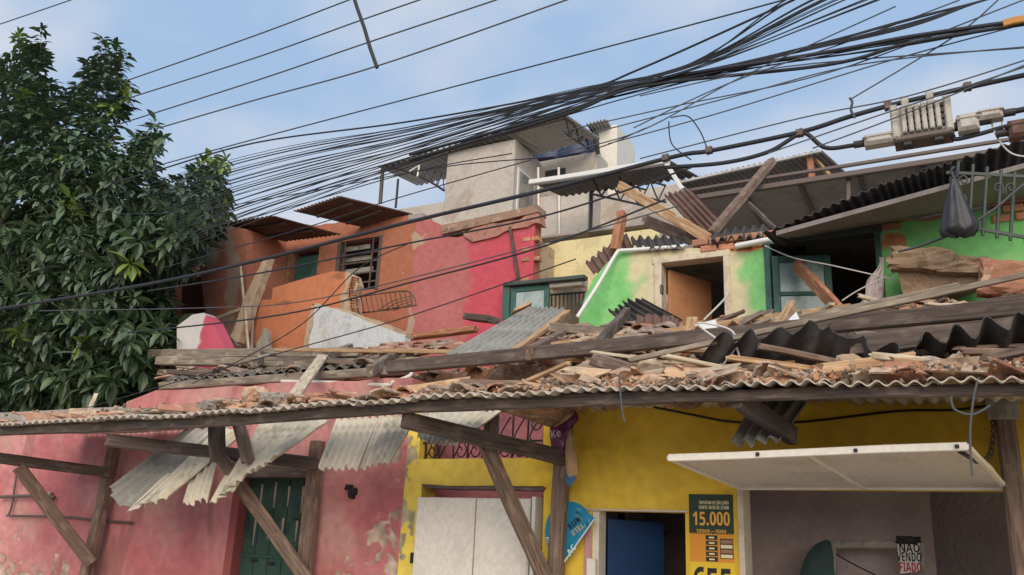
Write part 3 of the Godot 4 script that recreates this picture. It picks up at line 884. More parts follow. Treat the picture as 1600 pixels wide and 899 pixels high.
	slab("roof_slab", [f0, f1, Vector3(f1.x, f1.y + 0.02, z - 0.02), Vector3(f0.x, f0.y + 0.24, z - 0.02)], Vector3(0, 0.045, 0), mats.slab, h)

func curtain():
	var z := -2.66
	var t := thing("curtain", "torn white curtain with pink floral print hanging at the teal window edge", "curtain", P(1380, 470, z))
	var m := mottled(lin(240, 230, 228), [[lin(206, 84, 114), 0.26, 2.0], [lin(170, 70, 100), 0.36, 12.0]], 0.45, 0.9, 1.0, 12.0)
	var edge := [[1374, 400], [1368, 420], [1358, 440], [1346, 452], [1343, 458]]
	var st := mb()
	var cols := 9
	var rows := 12
	var g := []
	for j in rows + 1:
		var v := float(j) / rows
		var row := []
		for i in cols + 1:
			var u := float(i) / cols
			var yy: float = lerp(402.0, 474.0, v)
			var xl2: float = lerp(1374.0, 1342.0, pow(v, 1.15)) + 4 * sin(v * 9)
			var px: float = lerp(xl2, 1381.0, u)
			row.append(P(px, yy, z + 0.025 * sin(u * 15.0 + v * 2.0)))
		g.append(row)
	st.set_smooth_group(0)
	for j in rows:
		for i in cols:
			for f in [[g[j][i], g[j][i + 1], g[j + 1][i + 1]], [g[j][i], g[j + 1][i + 1], g[j + 1][i]]]:
				for p in f:
					st.set_uv(Vector2(p.x, p.y)); st.add_vertex(p)
	st.generate_normals()
	put(st.commit(), m, "cloth", t)

func orange_house():
	var z := -3.5
	var h := thing("orange_house", "half collapsed upper storey painted orange, faded pink and red with a barred window", "house", Vector3(-7.0, 2.9, -3.6))
	var xr := X(836, 400, z)
	var r := Rect2(-12.5, 2.9, xr + 12.5, 3.6)
	var wl := X(526, 420, z); var wr := X(593, 410, z)
	var dl := X(452, 410, z); var dr := X(498, 410, z)
	var xo := X(645, 430, z); var xp := X(736, 430, z)
	var orange := lin(172, 108, 82); var pink := lin(180, 106, 102); var red := lin(198, 82, 96); var dirty := lin(168, 112, 86); var bare := lin(180, 164, 142); var faded := lin(190, 116, 118)
	var m := wall_mat(r, 100.0, func(x, y):
		var n := fn2(ns, x, y, 14.0) * 0.6 + fn2(nf, x, y, 20.0, 8) * 0.25
		var c := orange.lerp(dirty, clamp(n * 1.2, 0, 0.5))
		var a: float = sm(xo - 0.05, xo + 0.03, x + 0.10 * n)
		c = c.lerp(pink.lerp(faded, clamp(n + 0.3, 0, 1)), a)
		var b: float = sm(xp - 0.12, xp + 0.04, x + 0.28 * n + (y - 5.0) * 0.05)
		c = c.lerp(red.lerp(faded, clamp(fn2(ns, x, y, 11.0, 33) - 0.1, 0, 0.35)), b)
		c = c * (1.0 + 0.09 * fn2(nf, x, y, 60.0))
		var pk: float = clamp((fn2(ns, x, y, 50.0, 4) + 0.55 * sm(0.14, 0.0, abs(x - xo)) - 0.55) * 8.0, 0, 1) * 0.8 * sm(0.3, 0.1, abs(x - xo))
		c = c.lerp(bare, pk)
		c.a = 0.6 - 0.25 * pk + 0.1 * fn2(nf, x, y, 70.0)
		return c, 0.9, 1.6)
	var top := []
	for p in [[300, 330], [440, 345], [500, 352], [560, 340], [642, 336], [690, 352], [700, 370], [765, 362], [800, 350], [836, 338]]:
		var q := P(p[0], p[1], z); top.append(Vector2(q.x, q.y))
	top[0].x = -12.4
	top = ragged(top, 0.16, 0.03)
	wall("wall", z, 0.2, 2.9, top, [[wl, wr, P(560, 455, z).y, P(560, 374, z).y], [dl, dr, 3.2, P(475, 388, z).y]], m, h, r)
	# brick and concrete course left on top of the red part
	var k0 := P(690, 363, z); var k1 := P(842, 330, z)
	slab("concrete_band", [P(690, 352, z + 0.05), P(840, 320, z + 0.05), P(841, 331, z + 0.05), P(690, 366, z + 0.05)], Vector3(0, 0, -0.26), mottled(lin(156, 126, 108), [[lin(110, 92, 80), 0.05, 2.0], [lin(186, 162, 140), 0.2, 9.0]], 0.7), h)
	slab("plaster_band", ragged3([P(722, 362, z + 0.035), P(841, 333, z + 0.035), P(844, 349, z + 0.035), P(800, 358, z + 0.035), P(765, 372, z + 0.035), P(738, 378, z + 0.035), P(726, 370, z + 0.035)], 0.03), Vector3(0, 0, -0.2), mottled(lin(176, 124, 110), [[lin(140, 100, 88), 0.1, 2.0], [lin(192, 156, 138), 0.2, 9.0]], 0.8), h)
	brick_strip(h, z - 0.042, X(814, 420, z), X(834, 420, z), P(825, 490, z).y, P(825, 372, z).y, func(x, y): return rng.randf() < 0.62, 0.13, 0.07)
	timber("stain_post", P(797, 355, z + 0.03), P(811, 442, z + 0.03), 0.05, 0.035, mats.wood_dark, h)
	# window with bars and broken louvres
	for e in [[wl - 0.02, wl + 0.035], [wr - 0.035, wr + 0.02]]: box("window_frame", Vector3(e[0], P(560, 456, z).y, z - 0.16), Vector3(e[1], P(560, 373, z).y, z + 0.015), mats.steel, h, 0.004)
	var wy0 := P(560, 455, z).y; var wy1 := P(560, 374, z).y
	for t in [0.0, 0.16, 0.34, 0.55, 0.72, 0.98]: box("window_bar", Vector3(wl, lerp(wy0, wy1, t), z - 0.06), Vector3(wr, lerp(wy0, wy1, t) + 0.022, z - 0.03), mats.steel, h)
	for t in [0.4, 0.63, 0.84]: box("louvre", Vector3(wl + 0.06, lerp(wy0, wy1, t), z - 0.1), Vector3(wr - 0.1 - 0.2 * t, lerp(wy0, wy1, t) + 0.07, z - 0.092), mats.fibro_grey, h)
	for u in [0.12, 0.78]: box("window_bar", Vector3(lerp(wl, wr, u), wy0, z - 0.028), Vector3(lerp(wl, wr, u) + 0.02, wy1, z - 0.01), mats.steel, h)
	box("inner_door", Vector3(dl + 0.03, 3.2, z - 0.15), Vector3(dr - 0.02, P(475, 396, z).y, z - 0.11), mats.teal, h, 0.008)
	for e in [dl - 0.03, dr - 0.01]: box("door_frame", Vector3(e, 3.2, z - 0.14), Vector3(e + 0.045, P(475, 388, z).y, z + 0.015), mats.wood_red, h, 0.004)
	box("interior_wall", Vector3(-12.3, 2.9, z - 2.4), Vector3(xr, 6.0, z - 2.3), mats.interior, h)
	box("side_wall", Vector3(xr - 0.15, 2.9, z - 2.3), Vector3(xr - 0.05, 5.6, z - 0.2), mats.mortar, h)
	box("ceiling", Vector3(-12.3, 5.98, z - 2.3), Vector3(X(645, 430, z), 6.04, z - 0.2), mats.wood_dark, h)
	box("floor", Vector3(-12.3, 2.82, z - 2.3), Vector3(xr, 2.9, 0.0 - 2.2), mats.concrete, h)
	# side wall of the collapsed balcony room, nearer the street
	var zs := -2.55
	var sm_mat := wall_mat(Rect2(-11.5, 2.9, 4.0, 3.8), 80.0, func(x, y):
		var n := fn2(ns, x, y, 14.0, 90) * 0.7 + fn2(nf, x, y, 26.0) * 0.3
		var c := lin(178, 116, 92).lerp(lin(162, 104, 84), clamp(n + 0.3, 0, 0.8))
		var k: float = clamp((fn2(ns, x * 1.6, y, 17.0, 200) - 0.12) * 6.0, 0, 1)
		c = c.lerp(lin(164, 150, 132), k * 0.75)
		c = c * (1.0 + 0.1 * fn2(nf, x, y, 60.0))
		c.a = 0.6 - 0.2 * k
		return c, 0.92, 1.6)
	slab("side_wall", [P(306, 372, zs), P(350, 352, zs), P(384, 358, zs), P(386, 545, zs), P(330, 548, zs), P(318, 470, zs)], Vector3(0, 0, -0.14), sm_mat, h, Rect2(-11.5, 2.9, 4.0, 3.8))
	slab("side_wall", [P(384, 358, zs - 0.02), P(446, 378, z + 0.02), P(450, 520, z + 0.02), P(386, 545, zs - 0.02)], Vector3(-0.12, 0, -0.05), sm_mat, h, Rect2(-11.5, 2.9, 4.0, 3.8))
	slab("side_wall", [P(284, 440, zs - 0.3), P(318, 430, zs - 0.3), P(330, 500, zs - 0.3), P(284, 505, zs - 0.3)], Vector3(0, 0, -0.14), mottled(lin(142, 98, 82), [[lin(118, 80, 66), 0.0, 2.0]], 1.4), h)
	# balcony parapet: orange, its right end broken to hollow brick
	var zp := -2.35
	var pm := wall_mat(Rect2(-9.0, 2.9, 3.2, 2.3), 90.0, func(x, y):
		var n := fn2(ns, x, y, 16.0, 30) * 0.6 + fn2(nf, x, y, 26.0) * 0.3
		var c := lin(200, 126, 90).lerp(lin(186, 114, 82), clamp(n + 0.3, 0, 0.8)) * (1.0 + 0.08 * fn2(nf, x, y, 60.0))
		var k: float = clamp((fn2(ns, x * 0.5, y * 2.0, 40.0, 200) - 0.42) * 9.0, 0, 1)
		c = c.lerp(lin(150, 96, 70), k * 0.8)
		c.a = 0.6 - 0.2 * k
		return c, 0.9, 1.6)
	var par := [P(395, 470, zp), P(424, 468, zp), P(426, 450, zp), P(440, 446, zp), P(480, 434, zp), P(520, 424, zp), P(541, 425, zp), P(540, 450, zp), P(533, 462, zp), P(532, 485, zp), P(488, 475, zp), P(478, 545, zp), P(415, 545, zp), P(398, 540, zp)]
	slab("parapet", par, Vector3(0, 0, -0.13), pm, h, Rect2(-9.0, 2.9, 3.2, 2.3))
	slab("broken_edge", ragged3([P(540, 424, zp + 0.01), P(554, 430, zp + 0.01), P(559, 445, zp + 0.01), P(553, 462, zp + 0.01), P(556, 488, zp + 0.01), P(545, 494, zp + 0.01), P(530, 486, zp + 0.01), P(532, 462, zp + 0.01), P(540, 448, zp + 0.01)], 0.02), Vector3(0, 0, -0.13), mats.mortar, h)
	var hb := hollow_brick_mesh()
	for i in 7:
		var p := P(551 + rr(-3, 4), 438 + i * 8.0, zp + 0.0)
		put(hb, mats.brick[i % 3], "hollow_brick", h, Transform3D(Basis(Vector3.UP, rr(0.4, 1.0)) * Basis(Vector3.FORWARD, rr(-0.25, 0.25)) * Basis.from_scale(Vector3(0.7, 0.7, 0.7)), p))
	# white inner wall slab tipped over
	var zw := -2.05
	var wm := mottled(lin(206, 208, 210), [[lin(180, 182, 184), 0.08, 2.0], [lin(196, 184, 160), 0.3, 22.0]], 1.3, 0.85)
	slab("white_wall_slab", [P(490, 476, zw), P(520, 482, zw), P(545, 490, zw), P(575, 503, zw), P(612, 517, zw), P(632, 524, zw), P(632, 545, zw), P(480, 545, zw)], Vector3(0, 0, -0.13), wm, h)
	slab("broken_edge", ragged3([P(486, 478, zw + 0.01), P(492, 477, zw + 0.01), P(482, 545, zw + 0.01), P(472, 545, zw + 0.01)], 0.02), Vector3(0, 0, -0.12), mats.mortar, h)
	slab("broken_edge", ragged3([P(490, 474, zw - 0.02), P(545, 486, zw - 0.02), P(600, 505, zw - 0.02), P(634, 520, zw - 0.02), P(634, 526, zw - 0.02), P(545, 494, zw - 0.02), P(500, 482, zw - 0.02)], 0.015), Vector3(0, 0, -0.16), mats.mortar, h)
	# rusty tin roofs above
	tinroof(h, [458, 330], [531, 306], [645, 334], -2.7)
	tinroof(h, [340, 350], [428, 337], [532, 366], -2.5)
	box("ledge", Vector3(X(640, 340, z), P(640, 345, z).y, z - 0.2), Vector3(X(645, 340, z) + 0.2, P(640, 338, z).y, z + 0.04), mats.concrete, h)

func ragged3(pts: Array, amp: float) -> Array:
	var out := []
	for i in pts.size():
		var a: Vector3 = pts[i]; var b: Vector3 = pts[(i + 1) % pts.size()]
		var n := int(max(1, a.distance_to(b) / 0.09))
		for k in n:
			var p := a.lerp(b, float(k) / n)
			if k > 0: p += Vector3(rr(-amp, amp), rr(-amp, amp), 0)
			out.append(p)
	return out

func tinroof(h, fl, fr, br, z):
	# front edge fl - fr, right edge runs back to br at the same height
	var a := P(fl[0], fl[1], z); var b := P(fr[0], fr[1], z)
	var d := ray(br[0], br[1])
	var y := b.y - 0.04
	var c := cam_pos + d * ((y - cam_pos.y) / d.y)
	corrugated("tin_roof", a, b, a + (c - b), c, 13, 0.014, mats.rust_tin, h, 0.0, 0.0, 0.004)
	var mid := (a + b) / 2
	for t in [0.25, 0.65]: timber("roof_batten", a.lerp(a + c - b, t) + Vector3(0.1, -0.03, 0), b.lerp(c, t) + Vector3(-0.1, -0.03, 0), 0.05, 0.04, mats.wood_dark, h)

func cream_building():
	var h := thing("cream_building", "tall cream rendered house with rooftop water tank room behind the ruins", "building", Vector3(-6.5, 4.0, -7.0))
	var cm := mottled(lin(192, 184, 174), [[lin(178, 168, 158), 0.05, 2.0], [lin(168, 152, 136), 0.34, 12.0]], 2.6, 0.9, 1.5)
	var ym := mottled(lin(226, 212, 164), [[lin(204, 190, 146), 0.1, 2.0], [lin(150, 138, 112), 0.34, 12.0]], 1.6, 0.9, 1.5)
	var z1 := -6.0
	var x0 := X(698, 260, z1); var x1 := X(803, 260, z1); var yt := P(760, 226, z1).y
	box("stair_tower", Vector3(x0, 3.0, z1 - 1.05), Vector3(x1, yt, z1), cm, h, 0.01)
	box("terrace_parapet", Vector3(X(560, 330, z1), 3.0, z1 - 2.0), Vector3(x0 - 0.003, P(640, 322, z1).y, z1 - 0.05), cm, h, 0.01)
	# door on the side of the tower
	box("side_door", Vector3(x1, P(815, 315, z1).y - 0.5, z1 - 0.75), Vector3(x1 + 0.03, P(815, 258, z1).y, z1 - 0.18), mats.fibro_grey, h, 0.006)
	box("side_door_frame", Vector3(x1, P(815, 315, z1).y - 0.5, z1 - 0.80), Vector3(x1 + 0.02, P(815, 254, z1).y, z1 - 0.13), mats.pvc, h, 0.006)
	var z2 := -7.05
	var x2 := X(932, 290, z2)
	box("main_block", Vector3(x0, 3.0, z2 - 3.0), Vector3(x2, P(880, 246, z2).y, z2), cm, h, 0.01)
	var zz := z2 + 0.002
	var wy := P(868, 271, z2)
	box("vent_window", Vector3(wy.x - 0.2, wy.y - 0.06, zz), Vector3(wy.x + 0.2, wy.y + 0.07, zz + 0.02), mats.steel_dark, h)
	box("lower_wing", Vector3(X(838, 340, -6.4), 3.0, -7.0), Vector3(X(918, 340, -6.4), P(880, 303, -6.4).y, -6.4), cm, h, 0.01)
	box("porch_back_wall", Vector3(X(918, 340, -6.4), 3.0, -7.04), Vector3(X(1060, 340, -6.9), P(960, 300, -6.9).y, -6.95), cm, h, 0.01)
	for px in [841, 873]:
		tube("drain_pipe", [P(px, 262, -6.36), P(px + 1, 375, -6.36)], 0.022, mats.white_paint, h, 0)
	# cream yellow terrace wall lower down
	var z3 := -4.2
	var top := []
	for p in [[735, 388], [800, 384], [836, 383], [920, 372], [985, 362], [1030, 356]]:
		var q := P(p[0], p[1], z3); top.append(Vector2(q.x, q.y))
	wall("terrace_wall", z3, 0.16, 3.0, top, [[X(792, 470, z3), X(918, 470, z3), 3.9, P(850, 440, z3).y]], ym, h, Rect2(-8, 3, 2, 2))
	box("coping", Vector3(top[0].x, top[0].y - 0.01, z3 - 0.18), Vector3(top[5].x, top[0].y + 0.03, z3 + 0.02), mats.concrete, h, 0.006)
	box("interior_wall", Vector3(X(760, 470, z3), 3.0, -5.4), Vector3(X(960, 470, z3), 5.3, -5.3), mats.interior, h)
	# teal window and rail below the terrace wall
	var zw := -3.36
	var a := P(790, 446, zw); var b := P(915, 434, zw)
	timber("window_head", a, b, 0.12, 0.05, mats.rail, h)
	timber("window_jamb", P(792, 446, zw), P(791, 500, zw), 0.1, 0.05, mats.teal, h)
	timber("shutter_box", P(862, 447, zw - 0.1), P(914, 442, zw - 0.1), 0.15, 0.09, mats.white_paint, h)
	var glass := mottled(lin(168, 184, 182), [[lin(140, 158, 156), 0.02, 2.0]], 0.9, 0.3, 1.0)
	var cy := P(800, 500, zw).y
	casement(h, Vector3(P(797, 480, zw).x, cy, zw - 0.02), X(856, 470, zw) - X(797, 470, zw), P(800, 449, zw).y - cy, 0.04, 1, glass)
	for i in 9:
		var px := 862 + i * 6.2
		tube("rail_bar", [P(px, 460, zw - 0.25), P(px, 490, zw - 0.25)], 0.012, mats.rail, h, 0, 5)
	tube("rail", [P(858, 461, zw - 0.25), P(914, 457, zw - 0.25)], 0.016, mats.rail, h, 0, 5)
	# tank room and roof on top
	var zt := -7.6
	box("tank_room", Vector3(X(928, 225, zt), 7.6, zt - 1.0), Vector3(X(964, 225, zt), P(945, 198, zt).y, zt), mats.white_paint, h, 0.01)
	corr_roof(h, "tank_roof", [916, 194], [948, 186], [976, 230], -7.3, 6, mats.tin)
	corr_roof(h, "metal_roof", [590, 260], [884, 178], [938, 216], -5.82, 30, mats.tin)
	var arc := []
	for i in 9:
		var u := i / 8.0
		arc.append(P(lerp(606.0, 694.0, u), 262.0 + 36.0 * pow(u, 1.7), -5.95))
	tube("arched_truss", arc, 0.022, mats.steel_dark, h, 0, 5)
	for i in 8: tube("truss_web", [arc[i], P(lerp(610.0, 694.0, (i + 0.5) / 8.0), lerp(257.0, 233.0, (i + 0.5) / 8.0), -5.95).lerp(arc[i + 1], 0.55), arc[i + 1]], 0.012, mats.steel_dark, h, 0, 4)
	timber("roof_edge_beam", P(598, 261, -5.9), P(884, 183, -5.9), 0.06, 0.06, mats.steel, h)
	timber("roof_edge_beam", P(884, 184, -5.9), P(934, 220, -7.3), 0.05, 0.05, mats.steel, h)
	for i in 7:
		var q0 := P(884, 186, -5.9).lerp(P(934, 222, -7.3), i / 7.0); var q1 := P(884, 186, -5.9).lerp(P(934, 222, -7.3), (i + 1) / 7.0)
		timber("roof_truss_bar", q0 + Vector3(0, -0.26 * (i % 2), 0), q1 + Vector3(0, -0.26 * ((i + 1) % 2), 0), 0.025, 0.025, mats.steel_dark, h)
	timber("roof_truss_bar", P(884, 186, -5.9) + Vector3(0, -0.26, 0), P(934, 222, -7.3) + Vector3(0, -0.26, 0), 0.03, 0.03, mats.steel_dark, h)
	timber("roof_post", P(933, 205, -7.0), P(934, 240, -7.0), 0.05, 0.05, mats.steel_dark, h)
	timber("roof_post", P(598, 262, -5.9), P(594, 318, -5.9), 0.06, 0.06, mats.steel, h)
	timber("roof_post", P(622, 280, -5.6), P(618, 325, -5.6), 0.035, 0.035, mats.steel_dark, h)
	tube("bracket_frame", [P(640, 268, -5.4), P(655, 259, -5.4), P(652, 276, -5.4)], 0.018, mats.white_paint, h, 0)
	for e in [[862, 238], [905, 232]]:
		var tk := CylinderMesh.new(); tk.top_radius = 0.36; tk.bottom_radius = 0.46; tk.height = 0.55; tk.radial_segments = 20
		var q := P(e[0], e[1], -7.6)
		var tank := thing("water_tank", "dark blue water tank under the roof of the cream building", "tank", Vector3(q.x, q.y - 0.3, -7.6), "rooftop water tanks")
		put(tk, plain(38, 50, 84, 0.45), "tank_body", tank, Transform3D(Basis(), Vector3(q.x, q.y - 0.05, -7.6)))
		var ld := CylinderMesh.new(); ld.top_radius = 0.2; ld.bottom_radius = 0.37; ld.height = 0.08; ld.radial_segments = 20
		put(ld, plain(46, 60, 96, 0.45), "lid", tank, Transform3D(Basis(), Vector3(q.x, q.y + 0.265, -7.6)))

func corr_roof(h, called, fl, fr, br, z, waves, m, drop := 0.0, amp := 0.02):
	var a := P(fl[0], fl[1], z); var b := P(fr[0], fr[1], z)
	var d := ray(br[0], br[1])
	var y := b.y - drop
	var c := cam_pos + d * ((y - cam_pos.y) / d.y)
	return corrugated(called, a, b, a + (c - b), c, waves, amp, m, h, 0.0, 0.0, 0.008)

func roofs_behind():
	# white-edged porch roof beside the cream building
	var h := thing("porch_roof", "grey metal porch roof with a white gutter edge on steel trusses", "roof", P(950, 300, -5.2))
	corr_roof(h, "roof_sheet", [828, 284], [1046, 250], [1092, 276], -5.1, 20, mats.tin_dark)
	timber("gutter", P(828, 286, -5.08), P(1046, 252, -5.08), 0.09, 0.08, mats.pvc, h)
	timber("gutter", P(1040, 254, -5.08), P(1066, 296, -5.05), 0.05, 0.06, mats.pvc, h)
	for tr in [[925, 275, 1010, 352], [965, 270, 1040, 345]]:
		var a := P(tr[0], tr[1], -5.3); var b := P(tr[2], tr[3] - 55, -6.8)
		timber("truss_chord", a, b, 0.03, 0.03, mats.steel_dark, h)
		timber("truss_chord", a + Vector3(0, -0.3, 0), b + Vector3(0, -0.3, 0), 0.03, 0.03, mats.steel_dark, h)
		for i in 6:
			var p := a.lerp(b, i / 6.0); var q := a.lerp(b, (i + 1) / 6.0)
			timber("truss_web", p + Vector3(0, -0.3 * (i % 2), 0), q + Vector3(0, -0.3 * ((i + 1) % 2), 0), 0.02, 0.02, mats.steel_dark, h)
	timber("roof_post", P(924, 300, -5.6), P(922, 380, -5.6), 0.05, 0.05, mats.steel_dark, h)
	timber("roof_post", P(1008, 340, -4.6), P(1008, 385, -4.6), 0.06, 0.06, mats.steel, h)
	# big dark corrugated roof
	h = thing("dark_roof", "large dark corrugated roof seen from below with a brick coloured post", "roof", P(1180, 290, -5.6))
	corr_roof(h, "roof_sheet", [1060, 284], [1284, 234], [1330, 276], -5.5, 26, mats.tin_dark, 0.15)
	timber("gutter", P(1060, 286, -5.48), P(1284, 236, -5.48), 0.04, 0.035, mats.tin, h)
	timber("post", P(1265, 240, -5.6), P(1269, 281, -5.6), 0.09, 0.09, mats.wood_red, h)
	timber("brace", P(1272, 246, -5.65), P(1298, 276, -5.8), 0.05, 0.05, mats.wood_tan, h)
	for t in [0.3, 0.62]: timber("rafter", P(1070, 290, -5.7).lerp(P(1284, 242, -5.7), t), P(1120, 320, -7.2).lerp(P(1325, 278, -7.2), t), 0.06, 0.08, mats.wood_dark, h)
	# pale ceiling panels on brown purlins
	h = thing("panel_ceiling", "pale grey ceiling panels left hanging on rusty steel purlins", "ceiling", P(1250, 300, -4.5))
	var a := P(1068, 314, -4.0); var b := P(1640, 226, -4.0)
	var back := Vector3(0, 0.02, -2.6)
	for i in 4:
		var p := a.lerp(b, i / 4.0) + Vector3(0, 0.003 * (i % 2), 0); var q := a.lerp(b, (i + 1) / 4.0 + 0.01) + Vector3(0, 0.003 * (i % 2), 0)
		slab("ceiling_panel", [p, q, q + back, p + back], Vector3(0, 0.02, 0), mats.ceiling, h)
	for i in 6:
		var p := a.lerp(b, (i + 0.15) / 6.0) + Vector3(0, -0.03, 0)
		timber("purlin", p, p + back, 0.05, 0.05, mats.steel, h)
	timber("edge_purlin", a + Vector3(0, 0.0, 0.03), b + Vector3(0, 0.0, 0.03), 0.06, 0.07, mats.steel, h)
	timber("edge_purlin", a + Vector3(0, 0.13, 0.0), b + Vector3(0, 0.13, 0.0), 0.04, 0.04, mats.steel, h)
	for px in [1326, 1470]: timber("post", P(px, 278, -4.05), P(px, 325, -4.05), 0.05, 0.05, mats.steel, h)
	# corrugated eaves over the green storey, broken off at one end
	h = thing("corrugated_eaves", "dark corrugated roof edge sagging over the teal window", "roof", P(1400, 300, -2.0))
	var pts := [P(1192, 364, -1.9), P(1240, 345, -1.9), P(1373, 289, -1.9), P(1487, 253, -1.9), P(1660, 197, -1.9)]
	for i in 4:
		var bk := Vector3(0, 0.30, -1.9)
		corrugated("roof_sheet", pts[i], pts[i + 1], pts[i] + bk, pts[i + 1] + bk, 3 if i == 0 else 9, 0.014, mats.fibro_dark, h, 0.02, 0.0, 0.01)
	# slipped roof pieces at the broken corner
	for e in [[[1118, 362], [1205, 352], [1110, 378], [1195, 372], "fibro_dark"], [[985, 372], [1060, 368], [990, 390], [1072, 388], "fibro_dark"]]:
		var t := thing("slipped_roof_sheet", "dark corrugated sheet slipped onto the broken top of the green wall", "roof sheet", P(e[0][0], e[0][1], -2.9), "slipped sheets over the green wall")
		corrugated("sheet", P(e[0][0], e[0][1], -3.0), P(e[1][0], e[1][1], -3.0), P(e[2][0], e[2][1], -2.6), P(e[3][0], e[3][1], -2.6), 6, 0.03, mats[e[4]], t, 0.1, 0.15, 0.01)
	var t3 := thing("slipped_roof_sheet", "brown corrugated panel hanging behind the long tan plank", "roof sheet", P(1085, 330, -3.3))
	corrugated("sheet", P(1036, 304, -3.5), P(1076, 292, -3.5), P(1098, 372, -3.0), P(1134, 352, -3.0), 5, 0.02, mats.rust_tin, t3, 0.05, 0.08, 0.008)
	var t2 := thing("slipped_roof_sheet", "short brown corrugated sheet leaning at the broken end of the green wall", "roof sheet", P(940, 420, -2.8))
	corrugated("sheet", P(914, 410, -2.9), P(978, 362, -3.2), P(930, 432, -2.75), P(990, 388, -2.9), 7, 0.022, mats.rust_tin, t2, 0.1, 0.12, 0.008)
	tag(timber("roof_plank", P(968, 290, -3.1), P(1108, 374, -2.75), 0.06, 0.12, mats.wood_tan, null, 0.02), "long tan plank fallen across the broken roof above the green wall", "plank")
	tag(timber("roof_pole", P(1207, 252, -4.2), P(1112, 366, -2.85), 0.09, 0.1, mats.wood_brown, null, 0.02), "brown round pole propped diagonally under the pale ceiling panels", "pole")
	tag(timber("wall_plate", P(972, 335, -3.0), P(961, 394, -2.85), 0.1, 0.12, mats.wood_red, null, 0.02), "reddish wooden stub standing at the broken end of the green wall", "post")
	tag(timber("short_plank", P(1010, 345, -3.3), P(1090, 378, -2.9), 0.05, 0.14, mats.wood_brown, null, 0.02), "short brown plank lying below the long tan plank", "plank")
	tag(timber("short_plank", P(1170, 318, -3.3), P(1225, 372, -2.8), 0.04, 0.05, mats.wood_dark, null, 0.01), "thin dark batten leaning on the pale ceiling panels", "plank")

# ---------------------------------------------------------------- awning over the pavement
func awning():
	var h := thing("street_awning", "long weathered timber awning with corrugated sheets sagging along the house fronts", "awning", Vector3(-3.5, 0.13, 0.7))
	var z := 1.3
	var bot := [[-60, 690], [160, 680], [340, 668], [630, 645]]
	var edges := [[-80, 684, 672], [340, 668, 650], [632, 646, 628], [1050, 631, 610], [1660, 615, 601]]
	for i in edges.size() - 1:
		var e = edges[i]; var f = edges[i + 1]
		var a0 := P(e[0], e[1], z); var a1 := P(e[0], e[2], z); var b0 := P(f[0], f[1], z); var b1 := P(f[0], f[2], z)
		timber("eave_beam", (a0 + a1) / 2 + Vector3(0, 0, 0.002 * i), (b0 + b1) / 2 + Vector3(0.02, 0, 0.002 * i), 0.055, (a1.y - a0.y + b1.y - b0.y) / 2, mats.wood_dark if i < 1 else mats.wood_dark, h, 0.004)
	# corrugated sheets laid edge to edge
	var line := [[-80, 668], [340, 647], [632, 625], [1050, 606], [1660, 594]]
	var curve := []
	for e in line: curve.append(P(e[0], e[1], z + 0.1))
	var xa: float = curve[0].x
	var xe: float = curve[4].x
	var at := func(x):
		for i in 4:
			if x <= curve[i + 1].x: return lerp(curve[i].y, curve[i + 1].y, (x - curve[i].x) / (curve[i + 1].x - curve[i].x))
		return curve[4].y
	var x := xa
	var n := 0
	while x < xe:
		var w := 0.5
		var y0: float = at.call(x) + rr(-0.006, 0.006) + (0.007 if n % 2 == 0 else 0.0)
		var y1: float = at.call(min(x + w, xe)) + rr(-0.006, 0.006) + (0.007 if n % 2 == 0 else 0.0)
		var broken: bool = x > -6.6 and x < -2.5
		var dep := rr(0.3, 0.7) if broken else 1.36
		var rise := 0.13 * dep / 1.36
		corrugated("corrugated_sheet", Vector3(x - 0.02, y0, z + 0.13 + rr(-0.025, 0.025)), Vector3(x + w + 0.03, y1, z + 0.13 + rr(-0.025, 0.025)), Vector3(x - 0.02, y0 + rise, z + 0.1 - dep), Vector3(x + w + 0.03, y1 + rise, z + 0.1 - dep), 6.5, 0.0125, mats.fibro_eave, h, 0.015, 0.35 if broken else 0.0, 0.007, 0.0, 3)
		x += w
		n += 1
	# posts against the wall, ties out to the eave, braces
	var zp := 0.12
	for e in [[180, 694, 128, 930, 15], [497, 690, 470, 930, 20], [884, 642, 866, 930, 27], [1564, 612, 1604, 930, 34]]:
		var a := P(e[0], e[1], zp); var b := P(e[2], e[3], zp)
		b = a + (b - a) * ((a.y - 0.13) / (a.y - b.y))
		timber("post", a, b, 0.11, 0.11, mats.wood_brown, h)
	for e in [[-90, 705, 172, 739, 0.1], [166, 688, 496, 725, 0.1], [630, 656, 882, 716, 0.11], [1152, 622, 1238, 682, 0.11]]:
		timber("tie_beam", P(e[0], e[1], z - 0.02), P(e[2], e[3], zp + 0.06 if e[0] < 1000 else 0.75), 0.07, e[4], mats.wood_dark, h, 0.01)
	for e in [[28, 730, 0.9, 142, 880, 0.2], [345, 716, 0.72, 478, 905, 0.2], [756, 688, 0.65, 852, 905, 0.2]]:
		timber("brace", P(e[0], e[1], e[2]), P(e[3], e[4], e[5]), 0.06, 0.11, mats.wood_brown, h)
	timber("hanger_board", P(338, 660, 0.9), P(341, 722, 0.9), 0.04, 0.16, mats.wood_dark, h, 0.02, PI / 2)
	timber("hanger_board", P(372, 660, 0.8), P(388, 722, 0.8), 0.03, 0.14, mats.wood_brown, h, 0.03, PI / 2)
	timber("hanger_board", P(770, 638, 0.5), P(765, 700, 0.5), 0.06, 0.1, mats.wood_dark, h, 0.02)
	box("post_plate", Vector3(0.13, 2.47, 0.17), Vector3(0.30, 2.66, 0.18), mats.fibro_grey, h, 0.003)
	tube("binding_wire", [P(735, 672, 0.62), P(738, 690, 0.72), P(744, 672, 0.74), P(737, 668, 0.6)], 0.006, mats.black_iron, h)

